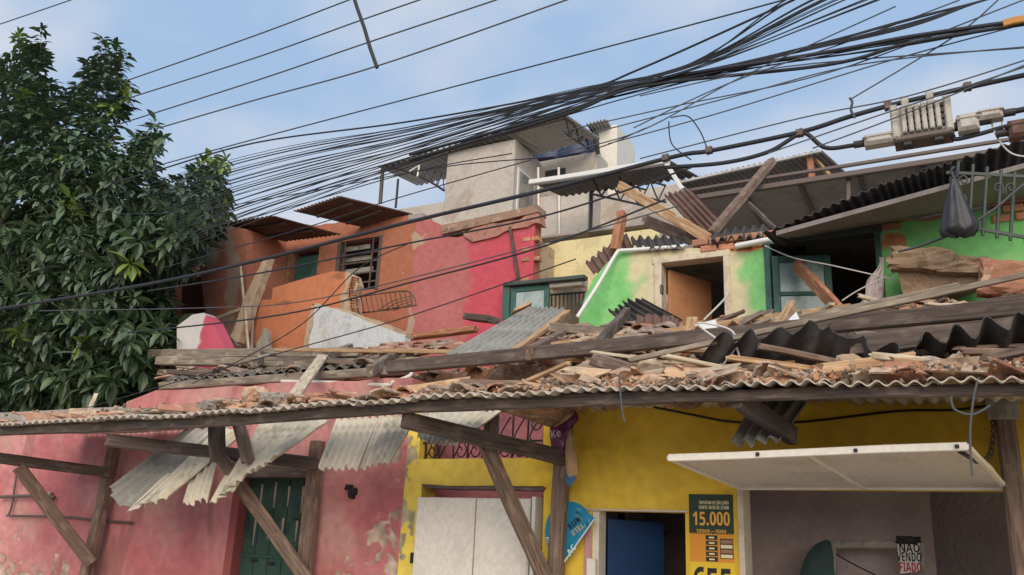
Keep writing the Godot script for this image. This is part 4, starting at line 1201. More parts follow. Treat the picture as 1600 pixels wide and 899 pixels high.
func hanging_sheets():
	var list := [
		[[290, 672], [352, 670], [165, 766], [196, 802], 4, "weathered dark grey"],
		[[330, 672], [388, 670], [199, 802], [256, 781], 5, "yellowed pale grey"],
		[[318, 690], [348, 690], [284, 792], [322, 786], 4, "narrow pale grey"],
		[[382, 690], [420, 680], [327, 789], [362, 770], 3, "torn pale grey"],
		[[408, 658], [515, 656], [342, 776], [432, 712], 8, "long wedge shaped pale"],
		[[526, 656], [592, 652], [496, 735], [558, 733], 6, "straight edged cream grey"],
		[[593, 650], [652, 650], [562, 733], [604, 731], 5, "clean edged cream grey"],
		[[655, 640], [795, 634], [652, 690], [708, 696], 8, "broad crumbled cream grey"],
		[[1180, 622], [1268, 620], [1141, 695], [1214, 693], 4, "crumpled steel grey"]]
	var k := 0
	for e in list:
		var zt := 0.45; var zb := 0.85
		var a := P(e[0][0], e[0][1], zt); var b := P(e[1][0], e[1][1], zt); var c := P(e[2][0], e[2][1], zb + 0.02 * (k % 3)); var d := P(e[3][0], e[3][1], zb + 0.05 + 0.02 * (k % 3))
		var m = mats.fibro if k != 8 and k != 0 else mats.fibro_grey
		var wheres = ["beside the first awning post", "below the tie beam on the pink wall", "under the awning beam end", "beside the hanger board", "slanting above the green door", "over the pink wall beside the green door", "over the seam of pink and yellow walls", "in front of the scrolled grille", "behind the broken tie beam on the yellow wall"]
		var t := thing("hanging_sheet", e[5] + " corrugated sheet hanging " + wheres[k], "roof sheet", (a + b) / 2)
		corrugated("sheet", a, b, c, d, e[4], 0.017 if k != 8 else 0.024, m, t, 0.0, 0.075, 0.009)
		k += 1

# ---------------------------------------------------------------- collapsed roof
func bed(x: float, z: float) -> float:
	if x < -4.1: return 3.02 + 0.12 * clamp(-z, 0, 3)
	var pts := [[1.35, 2.50], [0.9, 2.66], [0.5, 2.80], [0.0, 2.98], [-1.0, 3.40], [-2.65, 3.93]]
	for i in 5:
		if z >= pts[i + 1][0]: return lerp(pts[i][1], pts[i + 1][1], clamp((pts[i][0] - z) / (pts[i][0] - pts[i + 1][0]), 0, 1))
	return 3.93

func bed_left(x: float, z: float) -> float:
	return 3.22 + 0.22 * clamp(-1.0 - z, 0, 3) - 0.05 * clamp(-4.0 - x, 0, 3)

func collapsed_timbers():
	var s0 := mb()
	var gl := []
	for i in 61:
		var row := []
		for j in 31:
			var x: float = lerp(-6.3, -2.60, i / 60.0)
			var z: float = lerp(-0.98, -3.49, j / 30.0)
			row.append(Vector3(x, (bed_left(x, z) if j > 0 else 2.7) + 0.09 * fn2(ns, x, z, 60.0) + 0.04 * fn2(nf, x, z, 60.0), z))
		gl.append(row)
	for i in 60:
		for j in 30: quad(s0, gl[i][j], gl[i + 1][j], gl[i + 1][j + 1], gl[i][j + 1])
	tag(put(s0.commit(), mats.rubble, "rubble_heap"), "heap of crushed brick and earth at the foot of the red wall", "rubble", "", "stuff")
	# heap of broken brick and earth that everything lies on
	var st := mb()
	var nx := 130
	var nz := 56
	var g := []
	for i in nx + 1:
		var row := []
		for j in nz + 1:
			var x: float = lerp(-2.72, 2.0, float(i) / nx)
			var z: float = lerp(1.28, -2.68, float(j) / nz)
			var y := bed(x, z) - 0.14 + 0.10 * fn2(ns, x, z, 60.0) + 0.05 * fn2(nf, x, z, 60.0)
			if j == 0: y = 2.5
			if x < -2.3: y -= (-2.3 - x) * 0.6 * clamp((1.28 - z), 0, 1)
			row.append(Vector3(x, max(y, 2.49), z))
		g.append(row)
	for i in nx:
		for j in nz: quad(st, g[i][j], g[i + 1][j], g[i + 1][j + 1], g[i][j + 1])
	tag(put(st.commit(), mats.rubble, "rubble_heap"), "heap of crushed brick and earth under the fallen roof timbers", "rubble", "", "stuff")
	# big members
	var T := [
		# [label, from px, z, to px, z, width, height, material, category]
		["long dark beam lying across the whole rubble heap", 610, 574, 0.3, 1660, 474, 0.3, 0.06, 0.105, "wood_dark"],
		["grey beam end leaning against the pink stub wall", 234, 553, -0.9, 560, 551, -0.9, 0.07, 0.1, "wood_grey"],
		["grey beam resting on the pink wall top", 246, 564, -0.6, 668, 570, -0.6, 0.07, 0.10, "wood_grey"],
		["thin pale batten bridging the grey beams and the grey sheet", 428, 547, -0.5, 818, 551, -0.2, 0.03, 0.035, "wood_tan"],
		["pale board propped from the awning up to the grey beams", 446, 637, 1.2, 505, 556, -0.4, 0.10, 0.03, "wood_pale"],
		["short grey rafter beside the pale propped board", 397, 568, -0.4, 445, 549, -1.2, 0.06, 0.09, "wood_grey"],
		["short grey rafter end under the thin pale batten", 503, 560, -0.4, 548, 543, -1.3, 0.06, 0.09, "wood_grey"],
		["short grey rafter end near the grey corrugated sheet", 577, 580, 0.2, 626, 551, -0.9, 0.06, 0.10, "wood_grey"],
		["weathered lower beam under the mossy sheet", 252, 604, -0.15, 640, 578, -0.15, 0.07, 0.08, "wood_grey"],
		["reddish ridge board below the red wall", 560, 537, -2.2, 745, 514, -2.4, 0.12, 0.07, "wood_red"],
		["brown rafter running up from the dark beam to the black sheet", 828, 552, 0.35, 890, 520, -0.9, 0.07, 0.11, "wood_brown"],
		["grey purlin crossing the tile pile", 862, 512, -0.7, 962, 521, -0.6, 0.05, 0.08, "wood_grey"],
		["dark rafter stub standing against the black sheet", 934, 540, -0.1, 980, 488, -1.0, 0.06, 0.09, "wood_dark"],
		["long thin tan batten below the green door", 848, 541, -0.1, 1210, 498, -1.4, 0.035, 0.04, "wood_tan"],
		["long thin grey batten below the tan one", 848, 551, 0.0, 1180, 513, -0.9, 0.035, 0.04, "wood_grey"],
		["thin batten lying in front of the teal window", 1010, 520, -1.0, 1330, 478, -1.9, 0.035, 0.04, "wood_tan"],
		["tan block standing on the battens under the green doorway", 1078, 528, -0.6, 1082, 503, -0.7, 0.09, 0.08, "wood_tan"],
		["tan block with a sawn end in front of the teal window", 1215, 518, -0.7, 1238, 482, -1.2, 0.07, 0.13, "wood_tan"],
		["brown plank leaning out of the teal window", 1244, 413, -2.6, 1318, 492, -1.9, 0.06, 0.12, "wood_red"],
		["pale grey board lying under the broken clay wall", 1190, 512, -0.8, 1500, 448, -1.6, 0.04, 0.07, "wood_grey"],
		["grey round pole resting along the top of the heap", 985, 563, 0.8, 1640, 421, 0.5, 0.034, 0.034, "wood_grey"],
		["dark wide board behind the long dark beam", 1300, 522, -0.2, 1640, 470, -0.4, 0.05, 0.14, "wood_dark"],
		["dark board under the wavy black sheets", 1330, 540, 0.7, 1640, 505, 0.5, 0.05, 0.12, "wood_dark"],
		["tan round log along the awning edge", 620, 613, 1.15, 735, 596, 0.95, 0.06, 0.06, "wood_tan"],
		["brown round log along the awning edge", 722, 601, 1.05, 838, 604, 1.0, 0.07, 0.07, "wood_brown"],
		["pale split log on the awning edge beside the wavy black sheet", 1284, 578, 1.2, 1422, 560, 1.0, 0.07, 0.06, "wood_tan"],
		["tan split log crossing the pale split log", 1395, 567, 1.15, 1492, 577, 1.25, 0.06, 0.06, "wood_tan"],
		["dark charred log above the barrel tile", 930, 562, 0.7, 990, 580, 0.85, 0.07, 0.09, "wood_brown"],
		["grey board lying above the barrel tiles", 870, 586, 0.6, 945, 571, 0.5, 0.03, 0.07, "wood_grey"],
		["thin pale lath standing behind the awning edge at the tree", 138, 645, 0.5, 150, 616, 0.3, 0.04, 0.02, "wood_pale"],
		["weathered board on the awning edge at the tree", 180, 642, 1.1, 245, 650, 1.0, 0.06, 0.05, "wood_grey"],
		["thin broken lath leaning on the orange side wall", 375, 415, -2.35, 388, 548, -2.0, 0.03, 0.04, "wood_pale"],
		["thin upright lath in front of the orange parapet", 396, 480, -2.1, 393, 548, -2.0, 0.03, 0.03, "wood_grey"],
		["pale fallen branch against the orange side wall", 332, 500, -2.3, 374, 484, -2.3, 0.03, 0.05, "wood_pale"],
		["dark tilted board beside the pink stub wall", 332, 512, -1.4, 372, 548, -1.3, 0.04, 0.12, "wood_dark"],
		["dark board stuck in the red wall", 733, 496, -2.9, 772, 500, -2.7, 0.2, 0.08, "wood_dark"],
		["tan lath at the top of the grey corrugated sheet", 800, 488, -1.5, 828, 475, -1.6, 0.14, 0.03, "wood_tan"],
		["tan board lying along the edge of the grey sheet", 795, 555, -0.05, 886, 488, -1.5, 0.07, 0.04, "wood_tan"]]
	for e in T:
		tag(timber("fallen_" + ("log" if e[0].contains("log") else ("board" if e[0].contains("board") or e[0].contains("plank") else ("batten" if e[0].contains("batten") or e[0].contains("lath") else "beam"))), P(e[1], e[2], e[3]), P(e[4], e[5], e[6]), e[7], e[8], mats[e[9]], null, 0.025), e[0], "timber")
	# broken column of mortar against the orange wall
	tag(slab("broken_column", ragged3([P(412, 402, -2.4), P(420, 402, -2.4), P(396, 470, -2.2), P(372, 535, -2.05), P(356, 535, -2.05), P(384, 460, -2.2)], 0.012), Vector3(0, 0, -0.12), mats.mortar), "broken slanting mortar column in front of the orange side wall", "column")
	tag(slab("grey_slab_piece", [P(412, 512, -2.1), P(418, 520, -2.1), P(420, 548, -2.1), P(396, 548, -2.1)], Vector3(0, 0, -0.06), mats.stone), "grey pointed slab piece at the foot of the orange parapet", "slab")
	# sheets in the heap
	var S := [
		["grey corrugated sheet sloping down the middle of the heap", [828, 480], [886, 483], -1.6, [694, 556], [786, 560], 0.05, 7, 0.016, "fibro_grey", 0.02, 0.05],
		["black broken sheet with big waves standing on the heap", [1122, 524], [1300, 502], 0.85, [1070, 590], [1262, 586], 0.55, 4, 0.045, "fibro_dark", 0.12, 0.1],
		["second black sheet with big waves beside a split log", [1290, 506], [1432, 556], 0.8, [1262, 588], [1420, 592], 0.55, 3, 0.045, "fibro_dark", 0.15, 0.1],
		["dark brown sheet with big rolling waves on the heap end", [1440, 530], [1660, 478], 0.9, [1415, 572], [1660, 580], 0.5, 4.5, 0.05, "fibro_dark", 0.1, 0.1],
		["black corrugated sheet lying below the green door jamb", [948, 484], [996, 462], -1.7, [1000, 528], [1074, 504], -1.3, 6, 0.022, "fibro_dark", 0.1, 0.1],
		["small brown corrugated piece in front of the black sheet", [996, 490], [1062, 492], -1.15, [990, 520], [1060, 518], -1.0, 5, 0.016, "rust_tin", 0.2, 0.2],
		["mossy corrugated sheet on the pink wall top", [255, 596], [560, 574], -0.1, [300, 578], [590, 556], -1.2, 18, 0.02, "fibro_moss", 0.1, 0.1],
		["rusty flat sheet under the grey beams", [470, 585], [640, 575], -0.3, [480, 566], [650, 555], -1.4, 9, 0.018, "fibro_moss", 0.15, 0.1]]
	for e in S:
		var a := P(e[1][0], e[1][1], e[3]); var b := P(e[2][0], e[2][1], e[3]); var c := P(e[4][0], e[4][1], e[6]); var d := P(e[5][0], e[5][1], e[6])
		tag(corrugated("fallen_sheet", a, b, c, d, e[7], e[8], mats[e[9]], null, e[10], e[11], 0.009), e[0], "roof sheet")
	# broken wall lumps near the teal window
	tag(slab("wall_chunk", ragged3([P(1396, 410, -2.2), P(1420, 396, -2.2), P(1470, 387, -2.2), P(1496, 400, -2.2), P(1530, 402, -2.2), P(1546, 436, -2.2), P(1500, 452, -2.2), P(1416, 470, -2.2)], 0.02), Vector3(0.05, 0.03, -0.35), mats.clay_lump), "big brown clay wall chunk toppled against the green wall", "wall chunk")
	for e in [[1440, 408, 84, 34], [1502, 418, 66, 26]]:
		var p := P(e[0], e[1], -2.2)
		var s: float = e[2] * 8.5 / FOCAL
		tag(put(lump_mesh(Vector3(s, e[3] * 8.5 / FOCAL, 0.22), 0.22, 6), mats.clay_lump, "clay_lump", null, Transform3D(Basis(Vector3.FORWARD, 0.15), p)), "crumbling clay lump on the big wall chunk", "wall chunk", "lumps of the clay wall chunk")
	tag(put(lump_mesh(Vector3(0.5, 0.3, 0.3), 0.22, 6), mats.brick[1], "clay_lump", null, Transform3D(Basis(Vector3.FORWARD, 0.2), P(1582, 440, -1.9))), "reddish broken brick lump beside the metal railing", "wall chunk")
	# pink stub of the fallen front wall
	var pr := Rect2(-9.0, 2.5, 2.6, 1.9)
	var pm := wall_mat(pr, 90.0, func(x, y):
		var n := fn2(ns, x, y, 16.0, 60) * 0.5 + fn2(nf, x, y, 26.0) * 0.3
		var c := lin(206, 92, 112).lerp(lin(190, 80, 98), clamp(n + 0.3, 0, 1))
		var k: float = sm(X(318, 520, -1.0) + 0.05, X(318, 520, -1.0) - 0.02, x + n * 0.25)
		c = c.lerp(lin(206, 200, 198) * (1.0 + 0.2 * n), k)
		c.a = 0.6 - 0.2 * k
		return c, 0.9, 1.6)
	tag(slab("pink_wall_stub", [P(276, 510, -1.0), P(300, 492, -1.0), P(318, 489, -1.0), P(330, 500, -1.0), P(342, 525, -1.0), P(352, 545, -1.0), P(400, 560, -1.0), P(400, 625, -1.0), P(276, 625, -1.0)], Vector3(0, 0, -0.18), pm, null, pr), "round topped pink and white wall stub beside the tree", "wall")

func scattered_debris():
	var tiles := []
	for i in 6: tiles.append(tile_mesh(rr(0.24, 0.44), rr(0.075, 0.105), rr(1.7, 2.9)))
	var shards := []
	for i in 6: shards.append(shard_mesh(rr(0.09, 0.19), rr(0.012, 0.022)))
	var lumps := []
	for i in 5: lumps.append(lump_mesh(Vector3(rr(0.12, 0.2), rr(0.07, 0.12), rr(0.08, 0.14)), 0.35, 3))
	var bricks := []
	for i in 3:
		var st := mb()
		add_box(st, Vector3(-rr(0.07, 0.11), -0.035, -0.05), Vector3(rr(0.06, 0.11), 0.035, 0.05), 0.008)
		bricks.append(st.commit())
	# hand-placed pieces along the awning edge
	for e in [[905, 588, 0.95, 0.5, 0.16], [1000, 596, 1.15, -0.2, 0.1], [1130, 590, 1.1, 0.2, 0.1], [1500, 577, 1.15, -0.15, 0.16], [1080, 583, 0.95, 0.35, 0.12]]:
		tag(put(tile_mesh(0.42, e[4] * 0.75, 2.7), mats.tile[1 if e[0] != 1500 else 3], "large_roof_tile", null, Transform3D(Basis(Vector3.UP, e[3]) * Basis(Vector3(1, 0, 0), PI if e[0] == 1500 else 0.3), P(e[0], e[1], e[2]))), "large orange barrel tile lying whole near the awning edge", "roof tile", "large barrel tiles near the awning edge")
	for i in 330:
		var x := rr(-2.75, 0.75)
		var z: float = 1.25 - pow(rng.randf(), 1.25) * 3.6
		var y := bed(x, z)
		if x > -1.45 and z > 0.1 and z < 0.98: continue
		if x < -2.3: y = max(2.55, y - (-2.3 - x) * 0.6 * clamp(1.28 - z, 0, 1))
		var bs := Basis(Vector3.UP, rr(0, TAU)) * Basis(Vector3(1, 0, 0), rr(-0.5, 0.5)) * Basis(Vector3(0, 0, 1), rr(-0.35, 0.35))
		var xf := Transform3D(bs, Vector3(x, y + rr(-0.06, 0.04), z))
		var k := rng.randf()
		if k < 0.45: tag(put(tiles[rng.randi() % 6], mats.tile[rng.randi() % 5], "broken_tile", null, xf), "broken orange barrel tile lying on the rubble heap", "roof tile", "broken barrel tiles on the rubble heap")
		elif k < 0.75: tag(put(shards[rng.randi() % 6], mats.tile[rng.randi() % 5], "tile_shard", null, xf), "flat shard of clay tile lying on the rubble heap", "tile shard", "tile shards on the rubble heap")
		elif k < 0.88: tag(put(lumps[rng.randi() % 5], mats.brick[rng.randi() % 3] if rng.randf() < 0.6 else mats.mortar, "rubble_lump", null, xf), "lump of broken masonry lying on the rubble heap", "rubble lump", "masonry lumps on the rubble heap")
		else: tag(put(bricks[rng.randi() % 3], mats.brick[rng.randi() % 3], "loose_brick", null, xf), "loose clay brick lying on the rubble heap", "brick", "loose bricks on the rubble heap")
	for i in 72:
		var px := rr(0, 850)
		var zz := rr(0.9, 1.3)
		var top: float = lerp(664.0, 622.0, px / 640.0) if px < 640 else lerp(622.0, 610.0, (px - 640) / 210.0)
		var p := P(px, top - rr(0, 6), zz)
		var bs := Basis(Vector3.UP, rr(0, TAU)) * Basis(Vector3(1, 0, 0), rr(-0.3, 0.3))
		if rng.randf() < 0.55: tag(put(shards[rng.randi() % 6], mats.tile[rng.randi() % 5], "tile_shard", null, Transform3D(bs, p)), "flat shard of clay tile lying on the awning sheets", "tile shard", "tile shards on the awning")
		else: tag(put(tiles[rng.randi() % 6], mats.tile[rng.randi() % 5], "broken_tile", null, Transform3D(bs, p)), "broken barrel tile lying on the awning sheets", "roof tile", "broken tiles on the awning")
	for e in [[430, 626, 30, 22, "stone", "round grey rock on the awning beside the pale propped board"], [140, 650, 36, 18, "tile3", "pale tan masonry lump on the awning under the tree"], [330, 636, 34, 14, "stone", "flat grey stone on the awning among tile shards"], [215, 646, 50, 10, "stone", "long flat grey stone on the awning under the tree"], [400, 618, 22, 24, "tile1", "pointed orange tile piece standing on the awning"], [500, 622, 30, 10, "tile0", "thin orange tile piece beside the round grey rock"]]:
		var p := P(e[0], e[1], 1.15)
		var s: float = p.distance_to(cam_pos) / FOCAL
		var m = mats.stone if e[4] == "stone" else mats.tile[int(e[4].substr(4))]
		tag(put(lump_mesh(Vector3(e[2] * s * 1.5, e[3] * s, 0.16), 0.25, 5), m, "loose_stone", null, Transform3D(Basis(Vector3.UP, rr(-0.4, 0.4)), p)), e[5], "stone")
	# rows of tiles that still lie on the fallen roof, under the battens
	for row in 5:
		for c in 13:
			if rng.randf() < 0.18: continue
			var p := P(838 + c * 15.5 + row * 6 + rr(-3, 3), 549 - row * 8.5 - c * 0.9 + rr(-1.5, 1.5), -0.05 - 0.32 * row)
			tag(put(tiles[rng.randi() % 6], mats.tile[[2, 3, 4][rng.randi() % 3]], "roof_tile", null, Transform3D(Basis(Vector3.UP, PI / 2 + rr(-0.15, 0.15)) * Basis(Vector3(0, 0, 1), 0.35 + rr(-0.12, 0.12)), p)), "dull pink barrel tile still lying in rows under the battens", "roof tile", "tile rows on the fallen roof")
	for c in 14:
		var p := P(590 + c * 9.5 + rr(-4, 4), 552 - (c % 3) * 5 - c * 0.5, -0.7 - 0.3 * (c % 3))
		tag(put(tiles[rng.randi() % 6], mats.tile[[2, 2, 4][rng.randi() % 3]], "roof_tile", null, Transform3D(Basis(Vector3.UP, PI / 2 + rr(-0.3, 0.3)) * Basis(Vector3(0, 0, 1), 0.3), p)), "reddish barrel tile lying below the reddish ridge board", "roof tile", "tiles below the ridge board")
	# chips and crumbs between everything
	var chip := lump_mesh(Vector3(1, 0.6, 0.8), 0.4, 2)
	var cm := MultiMesh.new()
	cm.transform_format = MultiMesh.TRANSFORM_3D
	cm.use_colors = true
	cm.mesh = chip
	cm.instance_count = 4200
	for i in 4200:
		var x := rr(-2.6, 1.0)
		var z := rr(-2.6, 1.3)
		var y := bed(x, z) - 0.03
		if i >= 3200:
			x = rr(-3.2, 0.9) if i < 4080 else rr(-7.5, -3.2); z = rr(1.0, 1.38)
			y = P(800, 622, 1.3).y + 0.06
		elif i >= 2600:
			x = rr(-6.0, -2.7); z = rr(-3.3, -1.1); y = bed_left(x, z) + 0.01
		var k := rr(0.015, 0.06) if i < 3200 else rr(0.01, 0.028)
		cm.set_instance_transform(i, Transform3D(Basis.from_euler(Vector3(rr(0, 6), rr(0, 6), rr(0, 6))).scaled(Vector3(k, k, k)), Vector3(x, y + rr(-0.02, 0.05 if i < 3200 else 0.01), z)))
		var t := rr(0.5, 1.1)
		var col: Color = [lin(190, 140, 110), lin(170, 150, 132), lin(134, 116, 102), lin(200, 176, 150)][rng.randi() % 4]
		cm.set_instance_color(i, Color(col.r * t, col.g * t, col.b * t))
	var cmi := MultiMeshInstance3D.new()
	cmi.multimesh = cm
	var cmm := StandardMaterial3D.new(); cmm.vertex_color_use_as_albedo = true; cmm.roughness = 0.95
	cmi.material_override = cmm
	cmi.name = "rubble_chips"
	add_child(cmi)
	tag(cmi, "small chips of brick and tile strewn over the heap and awning", "rubble", "", "stuff")
	for i in 90:
		var x := rr(-6.0, -2.7)
		var z := rr(-3.2, -1.05)
		var xf := Transform3D(Basis(Vector3.UP, rr(0, TAU)) * Basis(Vector3(1, 0, 0), rr(-0.5, 0.5)), Vector3(x, bed_left(x, z) + 0.03, z))
		if i % 3 == 0: tag(put(lumps[rng.randi() % 5], mats.brick[rng.randi() % 3], "rubble_lump", null, xf), "lump of broken masonry lying below the red wall", "rubble lump", "masonry lumps below the red wall")
		else: tag(put(tiles[rng.randi() % 6], mats.tile[rng.randi() % 5], "broken_tile", null, xf), "broken barrel tile lying below the red wall", "roof tile", "broken tiles below the red wall")
	for i in 70:
		var px := rr(255, 640)
		var zz := rr(-1.4, -0.15)
		var py: float = lerp(598.0, 572.0, (px - 255) / 385.0) - (-zz) * 14.0 + rr(-5, 2)
		var p := P(px, py, zz)
		if i % 2 == 0:
			var d := Vector3(rr(-1, 1), rr(-0.1, 0.12), rr(-0.5, 0.5)).normalized() * rr(0.12, 0.5)
			tag(timber("splintered_lath", p - d, p + d, rr(0.025, 0.06), rr(0.02, 0.05), mats[["wood_grey", "wood_brown", "wood_dark", "wood_grey"][rng.randi() % 4]], null, 0.03), "splintered grey lath lying on the mossy sheet", "lath", "splintered laths on the mossy sheet")
		else: tag(put(tiles[rng.randi() % 6] if i % 4 == 1 else shards[rng.randi() % 6], mats.tile[[2, 3, 4, 4][rng.randi() % 4]], "broken_tile", null, Transform3D(Basis(Vector3.UP, rr(0, TAU)) * Basis(Vector3(1, 0, 0), rr(-0.5, 0.5)), p)), "broken dull tile lying on the mossy sheet", "roof tile", "broken tiles on the mossy sheet")
	# splintered laths through the heap
	for i in 130:
		var x := rr(-2.6, 0.6)
		var z := rr(-2.4, 1.1)
		var L := rr(0.3, 1.1)
		var p := Vector3(x, bed(x, z) + rr(-0.01, 0.07), z)
		var d := Vector3(rr(0.3, 1) * (1 if rng.randf() < 0.5 else -1), rr(-0.12, 0.16), rr(-0.6, 0.6)).normalized() * L / 2
		tag(timber("splintered_lath", p - d, p + d, rr(0.025, 0.05), rr(0.02, 0.045), mats[["wood_tan", "wood_grey", "wood_brown", "wood_pale"][rng.randi() % 4]], null, 0.02), "short splintered lath lying in the rubble heap", "lath", "splintered laths in the rubble heap")

func small_things():
	# PVC pipe bent over the end of the green wall
	tag(tube("white_pipe", [P(902, 496, -2.3), P(934, 446, -2.5), P(962, 398, -2.62), P(970, 392, -2.64), P(985, 391, -2.65), P(1070, 385, -2.66)], 0.022, mats.pvc, null, 5, 8), "white plastic pipe bent over the broken end of the green wall", "pipe")
	tag(tube("white_pipe", [P(1150, 385, -2.62), P(1205, 374, -2.55)], 0.03, mats.pvc, null, 0, 8), "short white pipe lying on the green wall top beside the window", "pipe")
	tag(tube("gutter_strip", [P(440, 596, -0.1), P(520, 598, -0.05), P(604, 602, 0.0), P(612, 598, 0.0), P(640, 588, -0.1), P(642, 580, -0.15)], 0.018, mats.white_paint, null, 3, 6), "white metal strip lying below the mossy sheet", "pipe")
	# railing and bag
	var z := -1.75
	var r := thing("metal_railing", "grey metal railing with scrolls hanging off at the green wall", "railing", P(1540, 370, z))
	timber("top_rail", P(1479, 270, z), P(1680, 280, z), 0.02, 0.03, mats.rail, r)
	timber("bottom_rail", P(1524, 357, z), P(1680, 384, z), 0.02, 0.03, mats.rail, r)
	var k := 0
	for px in [1498, 1521, 1543, 1565, 1586, 1610, 1635]:
		tube("bar", [P(px, 253 + k * 4, z), P(px - 7, 360 + k * 4, z)], 0.014, mats.rail, r, 0, 6)
		k += 1
	for e in [[1490, 280, 1], [1506, 280, -1], [1560, 292, 1], [1580, 292, -1], [1502, 308, 1]]:
		var pts := []
		for i in 13:
			var a := i / 12.0 * TAU * 1.1
			var rad: float = 3.0 + 6.0 * i / 12.0
			pts.append(P(e[0] + cos(a) * rad * e[2], e[1] + sin(a) * rad * 1.2 + i * 0.4, z + 0.01))
		tube("scroll", pts, 0.008, mats.rail, r, 0, 5)
	var b := thing("black_bag", "black plastic bag hanging from the metal railing", "bag", P(1496, 275, z + 0.12))
	var st := mb()
	var rows := 16
	var cols := 36
	var top := P(1490, 276, z + 0.12); var low := P(1500, 371, z + 0.12)
	var wid := 48.0 * 7.9 / FOCAL
	var gg := []
	for j in rows + 1:
		var v := float(j) / rows
		var rad: float = wid * 0.5 * (0.07 + 0.93 * pow(min(v / 0.84, 1.0), 0.95)) * (1.0 if v < 0.9 else sqrt(max(0.0, 1.0 - pow((v - 0.9) / 0.1, 2) * 0.96)))
		var ring := []
		for i in cols:
			var a := TAU * i / cols
			var fold: float = 1.0 + 0.15 * sin(a * 9.0 + 2.0 * v) * (1.0 - v * 0.6) + 0.10 * nf.get_noise_3d(cos(a) * 12, v * 26, sin(a) * 12)
			ring.append(top.lerp(low, v) + Vector3(cos(a) * rad * fold, 0.03 * nf.get_noise_2d(a * 9, v * 20), sin(a) * rad * 0.6 * fold))
		gg.append(ring)
	for j in rows:
		for i in cols:
			var n := (i + 1) % cols
			for f in [[gg[j][i], gg[j][n], gg[j + 1][n]], [gg[j][i], gg[j + 1][n], gg[j + 1][i]]]:
				for p in f: st.set_uv(Vector2(p.x, p.y)); st.add_vertex(p)
	st.generate_normals()
	put(st.commit(), plain(46, 47, 52, 0.5), "bag_body", b)
	tube("bag_handle", [P(1490, 278, z + 0.12), P(1487, 266, z + 0.1), P(1494, 262, z), P(1496, 278, z + 0.12)], 0.012, plain(40, 42, 50, 0.4), b)
	tag(tube("bent_cable", [P(1404, 393, -1.9), P(1440, 384, -1.85), P(1500, 360, -1.7), P(1550, 330, -1.65), P(1580, 305, -1.65), P(1610, 280, -1.65)], 0.012, mats.cable_grey, null), "grey cable hanging in front of the bag and railing", "cable")
	# twisted balcony rail on the orange house
	var q := thing("balcony_rail", "rusty twisted balcony rail hanging below the barred window", "railing", P(600, 480, -2.6))
	tube("rail", [P(553, 465, -2.6), P(600, 458, -2.6), P(640, 456, -2.5), P(650, 476, -2.45)], 0.012, mats.rust_tin, q)
	tube("rail", [P(558, 490, -2.6), P(605, 484, -2.6), P(650, 477, -2.45)], 0.012, mats.rust_tin, q)
	for i in 12: tube("bar", [P(556 + i * 7.6, 465 - i * 0.8, -2.6), P(561 + i * 7.6, 489 - i * 1.0, -2.58)], 0.008, mats.rust_tin, q, 0, 5)
	for i in 4: tube("bent_wire", [P(590 + i * 8, 486, -2.55), P(615 + i * 6, 470 + i * 3, -2.5), P(645, 462 + i * 4, -2.45)], 0.006, mats.rust_tin, q)
	# cloth bag tied to the awning post
	var c := thing("cloth_bag", "purple and beige plastic bag tied round the awning post", "bag", P(880, 700, 0.22))
	var pm := mottled(lin(128, 52, 92), [[lin(196, 150, 180), 0.2, 2.0], [lin(80, 130, 170), 0.3, 12.0]], 0.4, 0.6, 2.0)
	var bm := mottled(lin(196, 162, 122), [[lin(160, 120, 90), 0.1, 2.0]], 0.5, 0.8, 2.0)
	var blue := plain(60, 110, 150, 0.5)
	put(cloth_mesh([P(860, 668, 0.22), P(892, 640, 0.22), P(904, 655, 0.24), P(888, 676, 0.28), P(876, 712, 0.26), P(866, 712, 0.22)], 0.03), pm, "purple_side", c)
	put(cloth_mesh([P(884, 676, 0.25), P(893, 668, 0.25), P(896, 690, 0.26), P(903, 722, 0.24), P(902, 744, 0.22), P(886, 740, 0.26)], 0.04), bm, "beige_side", c)
	put(cloth_mesh([P(884, 738, 0.23), P(900, 742, 0.23), P(896, 754, 0.23), P(886, 760, 0.23)], 0.02), blue, "blue_hem", c)
	put(cloth_mesh([P(874, 648, 0.23), P(886, 640, 0.23), P(898, 644, 0.24), P(884, 658, 0.27), P(866, 668, 0.25)], 0.03), bm, "tied_knot", c)
	letters("Ke", plain(226, 206, 220, 0.6), c, P(868, 678, 0.29), 0.052, 0.0, true, Basis(Vector3.FORWARD, -0.2))
	# round blue sign with a cut side
	var zs := 0.09
	var s := thing("round_sign", "round blue advertising sign with a cut side turned upside down on the wall", "sign", P(890, 830, zs))
	var outline := []
	var cc := Vector2(890, 832)
	for i in 22:
		var a := deg_to_rad(lerp(-27.0, -258.0, i / 21.0))
		outline.append(P(cc.x + cos(a) * 38.5, cc.y + sin(a) * 48.0, zs + 0.02 * cos(a)))
	outline[0] = P(929, 810, zs)
	outline[21] = P(880, 880, zs)
	slab("disc", outline, Vector3(0, 0, -0.006), plain(28, 134, 172, 0.45), s)
	var white := plain(222, 232, 236, 0.5)
	tube("rim", [P(929, 811, zs + 0.006), P(880, 881, zs + 0.006)], 0.006, white, s, 0)
	var tilt := Basis(Vector3.FORWARD, deg_to_rad(158))
	letters("AC", white, s, P(893, 860, zs + 0.012), 0.042, 0.0, true, Basis(Vector3.FORWARD, deg_to_rad(-52)))
	letters("ITE", white, s, P(861, 842, zs + 0.012), 0.04, 0.0, true, tilt)
	letters("NITE", plain(20, 26, 34, 0.5), s, P(897, 817, zs + 0.012), 0.036, 0.0, true, Basis(Vector3.FORWARD, deg_to_rad(142)))
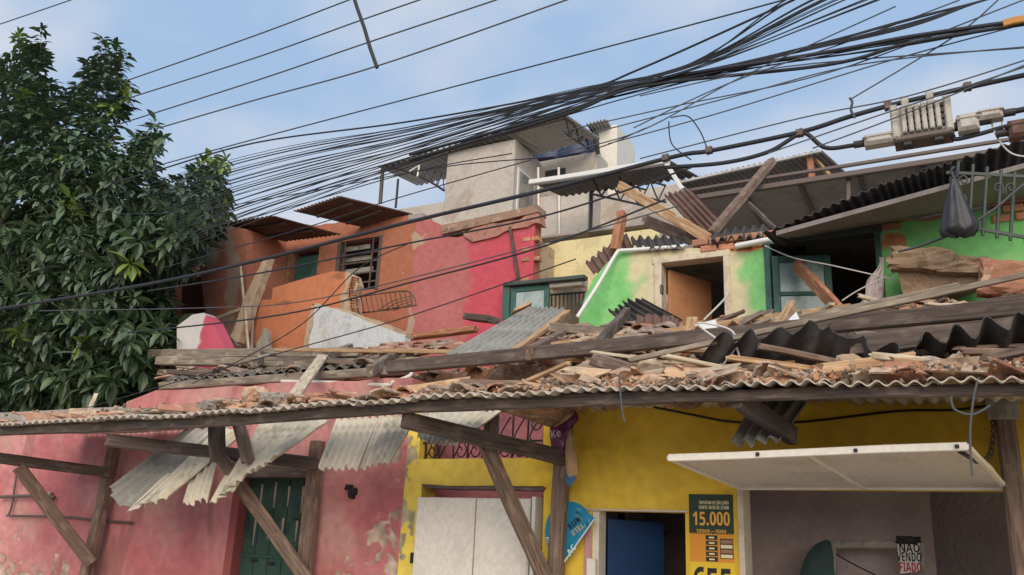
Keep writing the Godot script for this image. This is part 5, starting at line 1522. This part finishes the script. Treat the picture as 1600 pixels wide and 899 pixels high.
	letters("TELE", plain(196, 176, 140, 0.5), s, P(902, 828, zs + 0.012), 0.036, 0.0, true, Basis(Vector3.FORWARD, deg_to_rad(142)))
	for i in 4:
		var pts := []
		for j in 6: pts.append(P(893 + cos(-0.2 - j * 0.22) * (18 + i * 4.2), 830 + sin(-0.2 - j * 0.22) * (20 + i * 5.5), zs + 0.007))
		tube("stripe", pts, 0.004, plain(30, 40, 56, 0.5) if i % 2 == 0 else plain(150, 170, 170, 0.5), s, 0, 4)
	# steel shelf, jacket and paper sign in the shop
	var zf := -0.9
	var f := thing("steel_shelf", "grey steel shelf frame standing inside the serving hatch", "shelf", P(1370, 899, zf))
	timber("top_bar", P(1296, 851, zf), P(1440, 851, zf), 0.04, 0.05, mats.fibro_grey, f)
	for px in [1302, 1440]: timber("upright", P(px, 849, zf), P(px + 4, 960, zf), 0.04, 0.05, mats.fibro_grey, f)
	tube("wire", [P(1300, 862, zf), P(1330, 880, zf), P(1380, 905, zf)], 0.005, mats.black_iron, f)
	var j := thing("dark_jacket", "dark teal jacket draped over the shelf corner in the shop", "jacket", P(1275, 899, zf))
	put(cloth_mesh([P(1298, 848, zf + 0.06), P(1304, 900, zf + 0.1), P(1300, 960, zf + 0.1), P(1240, 960, zf + 0.1), P(1252, 890, zf + 0.12), P(1266, 860, zf + 0.1), P(1280, 848, zf + 0.06)], 0.05), plain(54, 76, 76, 0.9), "cloth", j)
	var w := thing("paper_sign", "white paper sign with black and red words on the shop shelf", "sign", P(1420, 870, zf + 0.04))
	var px0 := 1401.0
	slab("paper", [P(1402, 850, zf + 0.045), P(1437, 848, zf + 0.045), P(1438, 893, zf + 0.045), P(1407, 897, zf + 0.045)], Vector3(0, 0, -0.002), plain(222, 218, 214, 0.8), w)
	letters("NÃO", plain(28, 24, 26, 0.8), w, P(1421, 857, zf + 0.048), 0.055, 0.13, true)
	letters("VENDO", plain(28, 24, 26, 0.8), w, P(1421, 871, zf + 0.048), 0.06, 0.155, true)
	letters("FIADO", plain(176, 34, 40, 0.8), w, P(1423, 887, zf + 0.048), 0.06, 0.14, true)
	tag(put(lump_mesh(Vector3(0.16, 0.06, 0.12), 0.2, 5), mats.black_iron, "knitted_hat", null, Transform3D(Basis(), P(1420, 845, zf))), "dark hat lying on the steel shelf above the paper sign", "hat")
	# satellite dish edge on the orange house
	tag(slab("white_board", [P(1086, 508, -0.6), P(1118, 500, -0.7), P(1122, 520, -0.6), P(1090, 524, -0.55)], Vector3(0, 0.01, -0.02), mats.pvc), "small white board lying below the brown doorway", "board")
	tag(slab("white_board", [P(1232, 500, -0.6), P(1244, 488, -0.7), P(1250, 502, -0.6)], Vector3(0, 0.01, -0.02), mats.pvc), "pointed white board scrap beside the tan block", "board")
	tag(put(cloth_mesh([P(1455, 520, 0.5), P(1468, 514, 0.5), P(1480, 520, 0.55), P(1478, 532, 0.6), P(1462, 533, 0.55)], 0.04), plain(108, 88, 128, 0.9), "purple_cloth"), "crumpled purple cloth caught between the dark boards", "cloth")
	# loose wires dangling from the awning
	for e in [[[968, 590], [970, 620], [972, 640], [976, 660]], [[1530, 590], [1522, 620], [1516, 680], [1520, 745]], [[1486, 620], [1492, 640], [1520, 648], [1548, 634]]]:
		var pts := []
		for p in e: pts.append(P(p[0], p[1], 1.42))
		tag(tube("dangling_wire", pts, 0.006, mats.cable_grey), "loose grey wire dangling over the awning edge", "wire", "loose wires over the awning edge")
	tag(tube("wall_wire", [P(1010, 634, 0.03), P(1080, 648, 0.03), P(1150, 660, 0.03), P(1250, 660, 0.03), P(1400, 643, 0.03), P(1490, 641, 0.03), P(1560, 632, 0.03)], 0.009, mats.black_iron), "black wire sagging along the yellow wall under the awning", "wire")
	for e in [[[1130, 570], [1150, 540], [1140, 515], [1090, 505], [1120, 530]], [[1120, 575], [1140, 555], [1155, 560], [1150, 540]], [[1195, 384], [1240, 403], [1300, 415], [1410, 440]], [[1316, 470], [1345, 452], [1410, 420]], [[1100, 500], [1130, 470], [1140, 455]]]:
		var pts := []
		var zz := -2.3 if e[0][1] < 480 else 0.7
		for p in e: pts.append(P(p[0], p[1], zz))
		tag(tube("white_wire", pts, 0.007, mats.white_wire), "loose white electric wire trailing over the broken upper storey", "wire", "loose white wires")

func cloth_mesh(pts: Array, amp: float) -> ArrayMesh:
	# a rumpled pad over an outline: fan of rings, bulging, two sided
	var c := Vector3.ZERO
	for p in pts: c += p / pts.size()
	var fine := []
	for i in pts.size():
		for k in 4: fine.append(pts[i].cubic_interpolate(pts[(i + 1) % pts.size()], pts[(i - 1 + pts.size()) % pts.size()], pts[(i + 2) % pts.size()], k / 4.0))
	var st := mb()
	var sd := rr(0, 99)
	var at := func(i, t, front):
		var p: Vector3 = c.lerp(fine[i % fine.size()], t)
		var bulge: float = amp * (1.0 - t * t) + amp * 0.8 * nf.get_noise_3d(p.x * 60 + sd, p.y * 60, p.z * 60) * (1.0 - t * 0.5)
		return p + Vector3(0, 0, bulge if front else -0.3 * amp * (1.0 - t * t))
	for front in [true, false]:
		st.set_smooth_group(1 if front else 2)
		for i in fine.size():
			for r in 4:
				var t0 := r / 4.0; var t1 := (r + 1) / 4.0
				var q = [at.call(i, t0, front), at.call(i + 1, t0, front), at.call(i + 1, t1, front), at.call(i, t1, front)]
				for f in ([[0, 2, 3]] if r == 0 else [[0, 1, 2], [0, 2, 3]]):
					var n: Vector3 = (q[f[1]] - q[f[0]]).cross(q[f[2]] - q[f[0]])
					var o = f if (n.z > 0) != front else [f[0], f[2], f[1]]
					for k in o: st.set_uv(Vector2(q[k].x, q[k].y)); st.add_vertex(q[k])
	st.generate_normals()
	return st.commit()

# ---------------------------------------------------------------- tree
func leaf_mesh() -> ArrayMesh:
	var st := mb()
	var prof := [[0.0, 0.02], [0.25, 0.17], [0.55, 0.21], [0.82, 0.11], [1.0, 0.0]]
	for i in 4:
		var a = prof[i]; var b = prof[i + 1]
		var y0: float = -0.22 * a[0] * a[0]; var y1: float = -0.22 * b[0] * b[0]
		var m0 := Vector3(a[0], y0, 0); var m1 := Vector3(b[0], y1, 0)
		var l0 := Vector3(a[0], y0 + a[1] * 0.35, -a[1]); var l1 := Vector3(b[0], y1 + b[1] * 0.35, -b[1])
		var r0 := Vector3(a[0], y0 + a[1] * 0.35, a[1]); var r1 := Vector3(b[0], y1 + b[1] * 0.35, b[1])
		tri(st, m0, m1, l0); 
		if b[1] > 0: tri(st, l0, m1, l1)
		tri(st, m0, r0, m1)
		if b[1] > 0: tri(st, m1, r0, r1)
	return st.commit()
func in_poly(poly: PackedVector2Array, p: Vector2) -> bool:
	return Geometry2D.is_point_in_polygon(p, poly)
func tree():
	var z0 := -1.7
	var basep := P(70, 640, z0)
	var t := thing("broadleaf_tree", "tall dense broadleaf tree with dark glossy leaves behind the pink wall", "tree", Vector3(basep.x, 0, z0))
	var bark := mottled(lin(96, 84, 72), [[lin(70, 60, 52), 0.05, 2.0]], 0.7)
	var st := mb()
	add_tube(st, [Vector3(basep.x, -0.05, z0), Vector3(basep.x + 0.1, 1.5, z0), P(75, 600, z0), P(85, 480, z0), P(95, 360, z0)], 0.2, 9, 0.1)
	put(st.commit(), bark, "trunk", t)
	var poly := PackedVector2Array()
	for p in [[-60, 60], [0, 92], [25, 75], [60, 62], [82, 130], [110, 150], [140, 95], [175, 75], [197, 110], [200, 160], [182, 210], [215, 215], [246, 205], [245, 250], [232, 275], [265, 285], [300, 268], [348, 262], [352, 300], [345, 345], [318, 385], [300, 420], [255, 440], [262, 480], [285, 520], [262, 560], [250, 600], [205, 645], [160, 655], [-60, 665]]:
		poly.append(Vector2(p[0], p[1]))
	var limbs := [[95, 360, 65, 60], [90, 420, 170, 90], [90, 430, 235, 210], [88, 450, 340, 285], [85, 520, 300, 400], [82, 560, 250, 540], [95, 360, 10, 110], [88, 470, -30, 300], [90, 500, -30, 520], [80, 590, 190, 630]]
	var tips := []
	for e in limbs:
		var a := P(e[0], e[1], z0); var b := a.lerp(P(e[2], e[3], z0 + rr(-0.7, 0.9)), 0.8)
		var s2 := mb()
		add_tube(s2, smooth_line([a, a.lerp(b, 0.5) + Vector3(0, -0.15, rr(-0.2, 0.2)), b], 4), 0.06, 6, 0.012)
		put(s2.commit(), bark, "limb", t)
	# leaf clusters: along shoots that reach the outline, and through the crown
	var xfs := []
	var cols := []
	var cluster := func(c: Vector3, dir: Vector3, n: int, size: float, tint: Color):
		for i in n:
			var a := TAU * (i * 0.381966 * 1.0) + rr(-0.3, 0.3)
			var side := dir.cross(Vector3(0.3, 0.2, 1)).normalized()
			var up := side.cross(dir)
			var out := (side * cos(a) + up * sin(a)).normalized()
			var tilt := rr(0.05, 0.75)
			var x := (out * (1.0 - tilt * 0.4) + dir * tilt * 0.8 + Vector3(0, -0.28, 0)).normalized()
			var zv := x.cross(Vector3.UP).normalized().rotated(x, rr(-0.5, 0.5))
			var yv := zv.cross(x)
			var s := size * rr(0.5, 1.25)
			xfs.append(Transform3D(Basis(x * s, yv * s, zv * s), c + dir * rr(-0.10, 0.04) + out * 0.015))
			var v := rr(0.75, 1.25)
			cols.append(Color(tint.r * v * rr(0.9, 1.15), tint.g * v, tint.b * v * rr(0.85, 1.15)))
	var dark := Color(0.066, 0.106, 0.060)
	var mid := Color(0.088, 0.140, 0.066)
	var fresh := Color(0.17, 0.24, 0.05)
	var made := 0
	while made < 3000:
		var px := rr(-60, 355)
		var py := rr(40, 665)
		if not in_poly(poly, Vector2(px, py)): continue
		var zz := z0 + rr(-1.1, 1.35)
		# the crown thins towards its outline
		var edge := 999.0
		for i in poly.size(): edge = min(edge, Geometry2D.get_closest_point_to_segment(Vector2(px, py), poly[i], poly[(i + 1) % poly.size()]).distance_to(Vector2(px, py)))
		if abs(zz - z0) > 0.5 + edge / 65.0: continue
		if nf.get_noise_3d(px * 0.35, py * 0.35, zz * 30) < -0.22 and edge > 18: continue
		var c := P(px, py, zz)
		var dir := ((c - P(90, 430, z0)).normalized() + Vector3(rr(-0.4, 0.4), rr(0.1, 0.7), rr(0.0, 0.6))).normalized()
		cluster.call(c, dir, rng.randi_range(8, 12), rr(0.17, 0.25) if py > 330 else rr(0.14, 0.20), dark if rng.randf() < 0.6 else (mid if rng.randf() < 0.93 else fresh))
		made += 1
	for e in [[65, 42, 60, 120], [28, 56, 35, 120], [48, 62, 60, 120], [160, 62, 150, 150], [178, 68, 160, 150], [198, 84, 170, 140], [203, 140, 170, 190], [243, 190, 215, 240], [255, 215, 220, 250], [235, 232, 200, 250], [330, 244, 270, 300], [352, 252, 300, 290], [345, 262, 290, 300], [352, 310, 310, 330], [357, 330, 300, 350], [320, 350, 290, 360], [312, 375, 270, 380], [290, 528, 250, 540], [262, 600, 230, 590], [250, 640, 225, 600], [270, 555, 240, 560], [300, 420, 260, 420]]:
		var a := P(e[2], e[3], z0 + 0.3); var b := P(e[0], e[1], z0 + rr(0.0, 0.7))
		var s3 := mb()
		add_tube(s3, [a, a.lerp(b, 0.5) + Vector3(0, -0.03, 0), a.lerp(b, 0.97)], 0.009, 5, 0.003)
		put(s3.commit(), bark, "shoot", t)
		var tip := fresh if e[0] > 325 and e[1] < 340 or e[0] == 28 or e[0] == 203 else mid
		for k in 7:
			cluster.call(a.lerp(b, 0.25 + k * 0.125), (b - a).normalized(), 7 if k < 6 else 11, 0.15, tip if k > 3 else dark)
	# those nearest the camera become leaves of their own
	var order := range(xfs.size())
	order.sort_custom(func(i, j): return xfs[i].origin.distance_squared_to(cam_pos) < xfs[j].origin.distance_squared_to(cam_pos))
	var lm := leaf_mesh()
	var leafm := []
	for c in [dark, mid, Color(0.078, 0.124, 0.056)]:
		var m := StandardMaterial3D.new()
		m.albedo_color = Color(c.r, c.g, c.b).linear_to_srgb(); m.roughness = 0.42; m.backlight_enabled = true; m.backlight = Color(0.18, 0.26, 0.06)
		leafm.append(m)
	var mm := MultiMesh.new()
	mm.transform_format = MultiMesh.TRANSFORM_3D
	mm.use_colors = true
	mm.mesh = lm
	mm.instance_count = xfs.size() - 300
	for k in xfs.size():
		var i = order[k]
		if k < 300:
			put(lm, leafm[k % 3], "leaf", t, xfs[i])
		else:
			mm.set_instance_transform(k - 300, xfs[i])
			mm.set_instance_color(k - 300, cols[i])
	var mi := MultiMeshInstance3D.new()
	mi.multimesh = mm
	var fm := StandardMaterial3D.new()
	fm.vertex_color_use_as_albedo = true; fm.roughness = 0.42; fm.backlight_enabled = true; fm.backlight = Color(0.18, 0.26, 0.06)
	mi.material_override = fm
	mi.name = "crown"
	mi.set_meta("kind", "stuff")
	t.add_child(mi)
	mi.transform = t.transform.affine_inverse()
	print("leaves ", xfs.size())

# ---------------------------------------------------------------- cables
func cable(pts: Array, r: float, label: String, group := "", m = null, called := "overhead_cable"):
	var q := []
	for p in pts: q.append(P(p[0], p[1], p[2]))
	return tag(tube(called, q, r, mats.cable if m == null else m, null, 8, 5), label, "cable", group)
func cables():
	# power lines high above, on a spreader bar
	var zp := -0.4
	var g := "power lines over the street"
	for e in [[[-60, 58], [110, 0], [240, -46]], [[195, 127], [400, 55], [545, 0], [700, -58]], [[205, 152], [400, 90], [560, 33], [655, 0], [800, -50]], [[186, 194], [400, 126], [576, 66], [775, 0], [900, -44]], [[245, 201], [400, 156], [590, 103], [885, 0], [1000, -42]]]:
		var pts := []
		for p in e: pts.append([p[0], p[1], zp])
		cable(pts, 0.0085, "thin bare power line running under the sky to the tree top", g, mats.cable_grey, "power_line")
	tag(timber("spreader_bar", P(549, -16, zp + 0.02), P(589, 106, zp + 0.02), 0.03, 0.035, mats.steel_dark), "short steel spreader bar hung across the bare power lines", "spreader")
	cable([[235, 262, 0.6], [400, 217, 0.6], [700, 138, 0.6], [1000, 60, 0.7], [1225, 0, 0.8], [1330, -30, 0.8]], 0.006, "single thin black cable running above the thick cable bundle")
	cable([[180, 285, 0.8], [240, 268, 0.8], [400, 223, 0.8], [640, 190, 0.8], [900, 142, 0.9], [1000, 108, 1.0], [1240, 0, 1.2], [1320, -40, 1.2]], 0.008, "dark cable curving along the upper side of the thick bundle")
	# the bundle
	for i in 30:
		var t := i / 29.0
		var s := fmod(i * 0.618, 1.0)
		var yl := 288.0 + 120.0 * t + rr(-4, 4)
		var y4: float = lerp(236.0, 336.0, t) + rr(-4, 4)
		var y6: float = lerp(198.0, 258.0, t) + rr(-3, 3)
		var y9: float = 142.0 + 14.0 * s + 24.0 * t * t + rr(-3, 3)
		var out := []
		if s < 0.55:
			var xe := 1230.0 + 270.0 * s + rr(-15, 15)
			out = [[1080.0, lerp(98.0, 118.0, s) + rr(-3, 3), 1.05], [xe, 2.0, 1.2], [xe + 110, -42.0, 1.25]]
		elif s < 0.8:
			out = [[1150.0, 100.0 + 26 * (s - 0.55) + rr(-3, 3), 1.05], [1400.0, 40.0 + rr(-6, 8), 1.15], [1540.0, 0.0, 1.2], [1680.0, -34.0, 1.25]]
		else:
			out = [[1150.0, 112.0 + rr(-6, 6), 1.0], [1400.0, 66.0 + 40 * (s - 0.8) + rr(-6, 6), 1.1], [1660.0, 10.0 + 110 * (s - 0.8), 1.2]]
		var pts := [[-40.0, yl + 60, -2.4], [200.0, yl + 4, -1.1], [420.0, y4, 0.8], [640.0, y6, 0.85], [890.0, y9, 0.95]]
		pts.append_array(out)
		cable(pts, [0.003, 0.0045, 0.006, 0.0035][i % 4], "black communication cable strung in the thick bundle over the street", "cables of the thick bundle")
	# heavier pair under it
	cable([[640, 242, 0.9], [880, 176, 1.0], [1000, 130, 1.0], [1280, 84, 1.1], [1420, 58, 1.15], [1600, 32, 1.2], [1700, 18, 1.2]], 0.013, "heavy black cable pair running out past the orange tag", "heavy black cables with the orange tag")
	cable([[640, 250, 0.9], [880, 180, 1.0], [1000, 136, 1.0], [1290, 102, 1.1], [1420, 68, 1.15], [1600, 38, 1.2], [1700, 22, 1.2]], 0.012, "heavy black cable pair running out past the orange tag", "heavy black cables with the orange tag")
	tag(timber("cable_tag", P(1568, 37, 1.24), P(1604, 29, 1.24), 0.02, 0.04, plain(190, 130, 60, 0.6)), "orange tag clipped to the heavy black cables", "tag")
	var thin := [
		[[880, 205], [1060, 165], [1300, 112], [1600, 0]], [[880, 220], [1150, 150], [1350, 100], [1640, 70]], [[1000, 150], [1230, 104], [1600, 75]], [[990, 200], [1140, 130], [1340, 60], [1500, 0]],
		[[950, 225], [1130, 175], [1380, 98], [1600, 38]], [[1000, 248], [1250, 185], [1420, 150], [1640, 82]], [[1200, 240], [1360, 185], [1640, 92]], [[1330, 155], [1490, 58], [1560, 0]], [[870, 240], [1000, 205], [1160, 120], [1400, 10]], [[1270, 232], [1420, 176], [1640, 86]]]
	for e in thin:
		var pts := []
		for p in e: pts.append([p[0], p[1], 1.1])
		cable(pts, 0.0045, "thin black drop wire crossing the sky right under the bundle", "thin drop wires under the bundle", mats.cable_grey)
	# thick cable with splices that crosses the house fronts
	cable([[-60, 492, 0.85], [200, 450, 0.9], [400, 408, 0.9], [640, 347, 0.95], [840, 300, 1.0], [1050, 246, 1.0], [1110, 236, 1.0], [1250, 207, 1.0], [1330, 182, 1.0], [1420, 158, 1.0], [1600, 118, 1.05], [1700, 96, 1.05]], 0.0155, "thick black messenger cable carrying the grey splice box")
	cable([[1040, 262, 1.0], [1130, 255, 1.0], [1200, 238, 1.0], [1245, 212, 1.0], [1262, 210, 1.0], [1290, 231, 1.0], [1330, 228, 1.0], [1372, 220, 1.0], [1402, 213, 1.0]], 0.014, "looped black cable feeding the grey splice box")
	cable([[1480, 205, 1.0], [1515, 196, 1.0], [1560, 180, 1.0], [1660, 160, 1.05]], 0.017, "black cable leaving the grey splice box past the small closures")
	cable([[1490, 212, 1.0], [1494, 218, 1.0], [1530, 210, 1.0], [1580, 196, 1.0], [1660, 180, 1.05]], 0.013, "lower black cable bent down beside the grey splice box")
	cable([[1550, 176, 1.0], [1552, 200, 1.0], [1568, 228, 1.0], [1590, 243, 1.0], [1640, 246, 1.0]], 0.005, "pale loop wire hanging from the small closure", "pale loop wires", mats.white_wire)
	cable([[1563, 174, 1.0], [1568, 198, 1.0], [1582, 216, 1.0], [1640, 222, 1.0]], 0.005, "pale loop wire hanging from the small closure", "pale loop wires", mats.white_wire)
	var face := [
		[[60, 486], [330, 481], [480, 470], [700, 420], [960, 350], [1060, 322]], [[190, 388], [430, 330], [640, 270], [800, 240]], [[230, 455], [400, 428], [640, 380], [860, 335], [1080, 262]],
		[[200, 520], [440, 492], [640, 442], [850, 385], [1040, 312]], [[60, 660], [300, 590], [480, 540], [640, 494], [900, 405]], [[300, 600], [400, 550], [480, 500], [560, 420], [640, 380]],
		[[180, 335], [300, 330], [480, 300], [700, 260], [900, 240], [1010, 200]], [[250, 420], [480, 355], [620, 310], [830, 250]], [[1045, 190], [1050, 225], [1080, 250]], [[1048, 184], [1075, 182], [1094, 205], [1105, 232]]]
	var k := 0
	for e in face:
		var pts := []
		for p in e: pts.append([p[0], p[1], 1.0])
		cable(pts, 0.0045 if k != 2 and k != 3 else 0.007, "thin dark wire crossing in front of the ruined upper storeys", "thin wires in front of the upper storeys", mats.cable if k != 0 else mats.cable_grey)
		k += 1

func splice_boxes():
	var grey := mottled(lin(186, 180, 170), [[lin(160, 152, 142), 0.1, 2.0], [lin(140, 128, 112), 0.3, 9.0]], 0.4, 0.6, 1.0)
	var z := 1.02
	var a := P(1400, 222, z); var b := P(1484, 208, z); var c := P(1398, 172, z)
	var W := a.distance_to(b); var H := a.distance_to(c)
	var bs := frame_to(a, b)
	var o := (b + c) / 2
	var t := thing("splice_box", "ribbed pale grey cable splice box hanging from the thick black cable", "splice box", o)
	var xf := Transform3D(bs, o)
	var bit := func(called, lo, hi, m, ch):
		var st := mb(); var mid: Vector3 = (lo + hi) / 2
		add_box(st, lo - mid, hi - mid, ch)
		put(st.commit(), m, called, t, xf * Transform3D(Basis(), mid))
	bit.call("body", Vector3(-W / 2, -H / 2, -0.09), Vector3(W / 2, H / 2, 0.03), grey, 0.015)
	bit.call("base_flange", Vector3(-W / 2 - 0.012, -H / 2 - 0.02, -0.1), Vector3(W / 2 + 0.012, -H / 2 + 0.02, 0.045), mats.steel, 0.01)
	bit.call("side_flange", Vector3(-W / 2 - 0.02, -H / 2, -0.06), Vector3(-W / 2 + 0.02, H / 2 + 0.01, 0.055), grey, 0.01)
	bit.call("side_flange", Vector3(W / 2 - 0.02, -H / 2, -0.06), Vector3(W / 2 + 0.02, H / 2 + 0.01, 0.055), grey, 0.01)
	for i in 6:
		var x: float = lerp(-W / 2 + 0.05, W / 2 - 0.05, i / 5.0)
		bit.call("rib", Vector3(x - 0.014, -H / 2 + 0.025, 0.03), Vector3(x + 0.012, H / 2 - 0.01, 0.058), grey, 0.006)
		for j in 4:
			var y: float = lerp(-H / 2 + 0.05, H / 2 - 0.04, j / 3.0)
			bit.call("stud", Vector3(x + 0.014, y - 0.01, 0.03), Vector3(x + 0.034, y + 0.012, 0.05), mats.steel_dark, 0.003)
	for x in [-W * 0.27, W * 0.2]: bit.call("hanger", Vector3(x - 0.02, H / 2 - 0.03, -0.03), Vector3(x + 0.02, H / 2 + 0.06, 0.04), grey, 0.006)
	for x in [-W * 0.3, W * 0.28]: bit.call("foot", Vector3(x - 0.025, -H / 2 - 0.045, -0.04), Vector3(x + 0.025, -H / 2 - 0.01, 0.03), mats.steel_dark, 0.006)
	var spots := [[1374, 220, 40, 17, "small grey cable closure before the splice box"], [1513, 194, 27, 26, "square grey cable closure behind the splice box"], [1548, 181, 30, 16, "small grey tap closure with pale loop wires"], [1598, 203, 34, 26, "rusty brown cable closure at the corrugated eaves"]]
	for e in spots:
		var p := P(e[0], e[1], z)
		var s: float = p.distance_to(cam_pos) / FOCAL * 0.96
		var n := thing("cable_closure", e[4], "closure", p)
		var yy := Basis(Vector3(0, 0, 1), 0.12) * bs
		var m = grey if e[0] < 1590 else mats.rust_tin
		var st := mb()
		add_box(st, Vector3(-e[2] * s / 2, -e[3] * s / 2, -0.05), Vector3(e[2] * s / 2, e[3] * s / 2, 0.05), 0.018)
		put(st.commit(), m, "shell", n, Transform3D(bs, p))
		st = mb()
		add_box(st, Vector3(-e[2] * s / 2 - 0.008, e[3] * s * 0.12, -0.056), Vector3(e[2] * s / 2 + 0.008, e[3] * s * 0.24, 0.056), 0.006)
		put(st.commit(), m, "seam", n, Transform3D(bs, p))
		for sx in [-1.0, 1.0]:
			tube("gland", [p + bs.x * sx * e[2] * s * 0.48, p + bs.x * sx * (e[2] * s * 0.5 + 0.06)], 0.022, mats.steel_dark, n, 0, 8)
	for e in [[1040, 248], [1108, 236], [1250, 209], [1388, 167], [1512, 137]]:
		tag(put(lump_mesh(Vector3(0.045, 0.045, 0.045), 0.2, 4), mats.steel, "cable_clamp", null, Transform3D(bs, P(e[0], e[1] - 1, 1.0))), "small clamp on the thick black messenger cable", "clamp", "clamps on the messenger cable")
	tag(tube("wire_hook", [P(1328, 153, 1.05), P(1332, 160, 1.05), P(1330, 172, 1.05), P(1336, 184, 1.05)], 0.008, mats.cable_grey), "bent wire hook standing on the messenger cable", "hook")
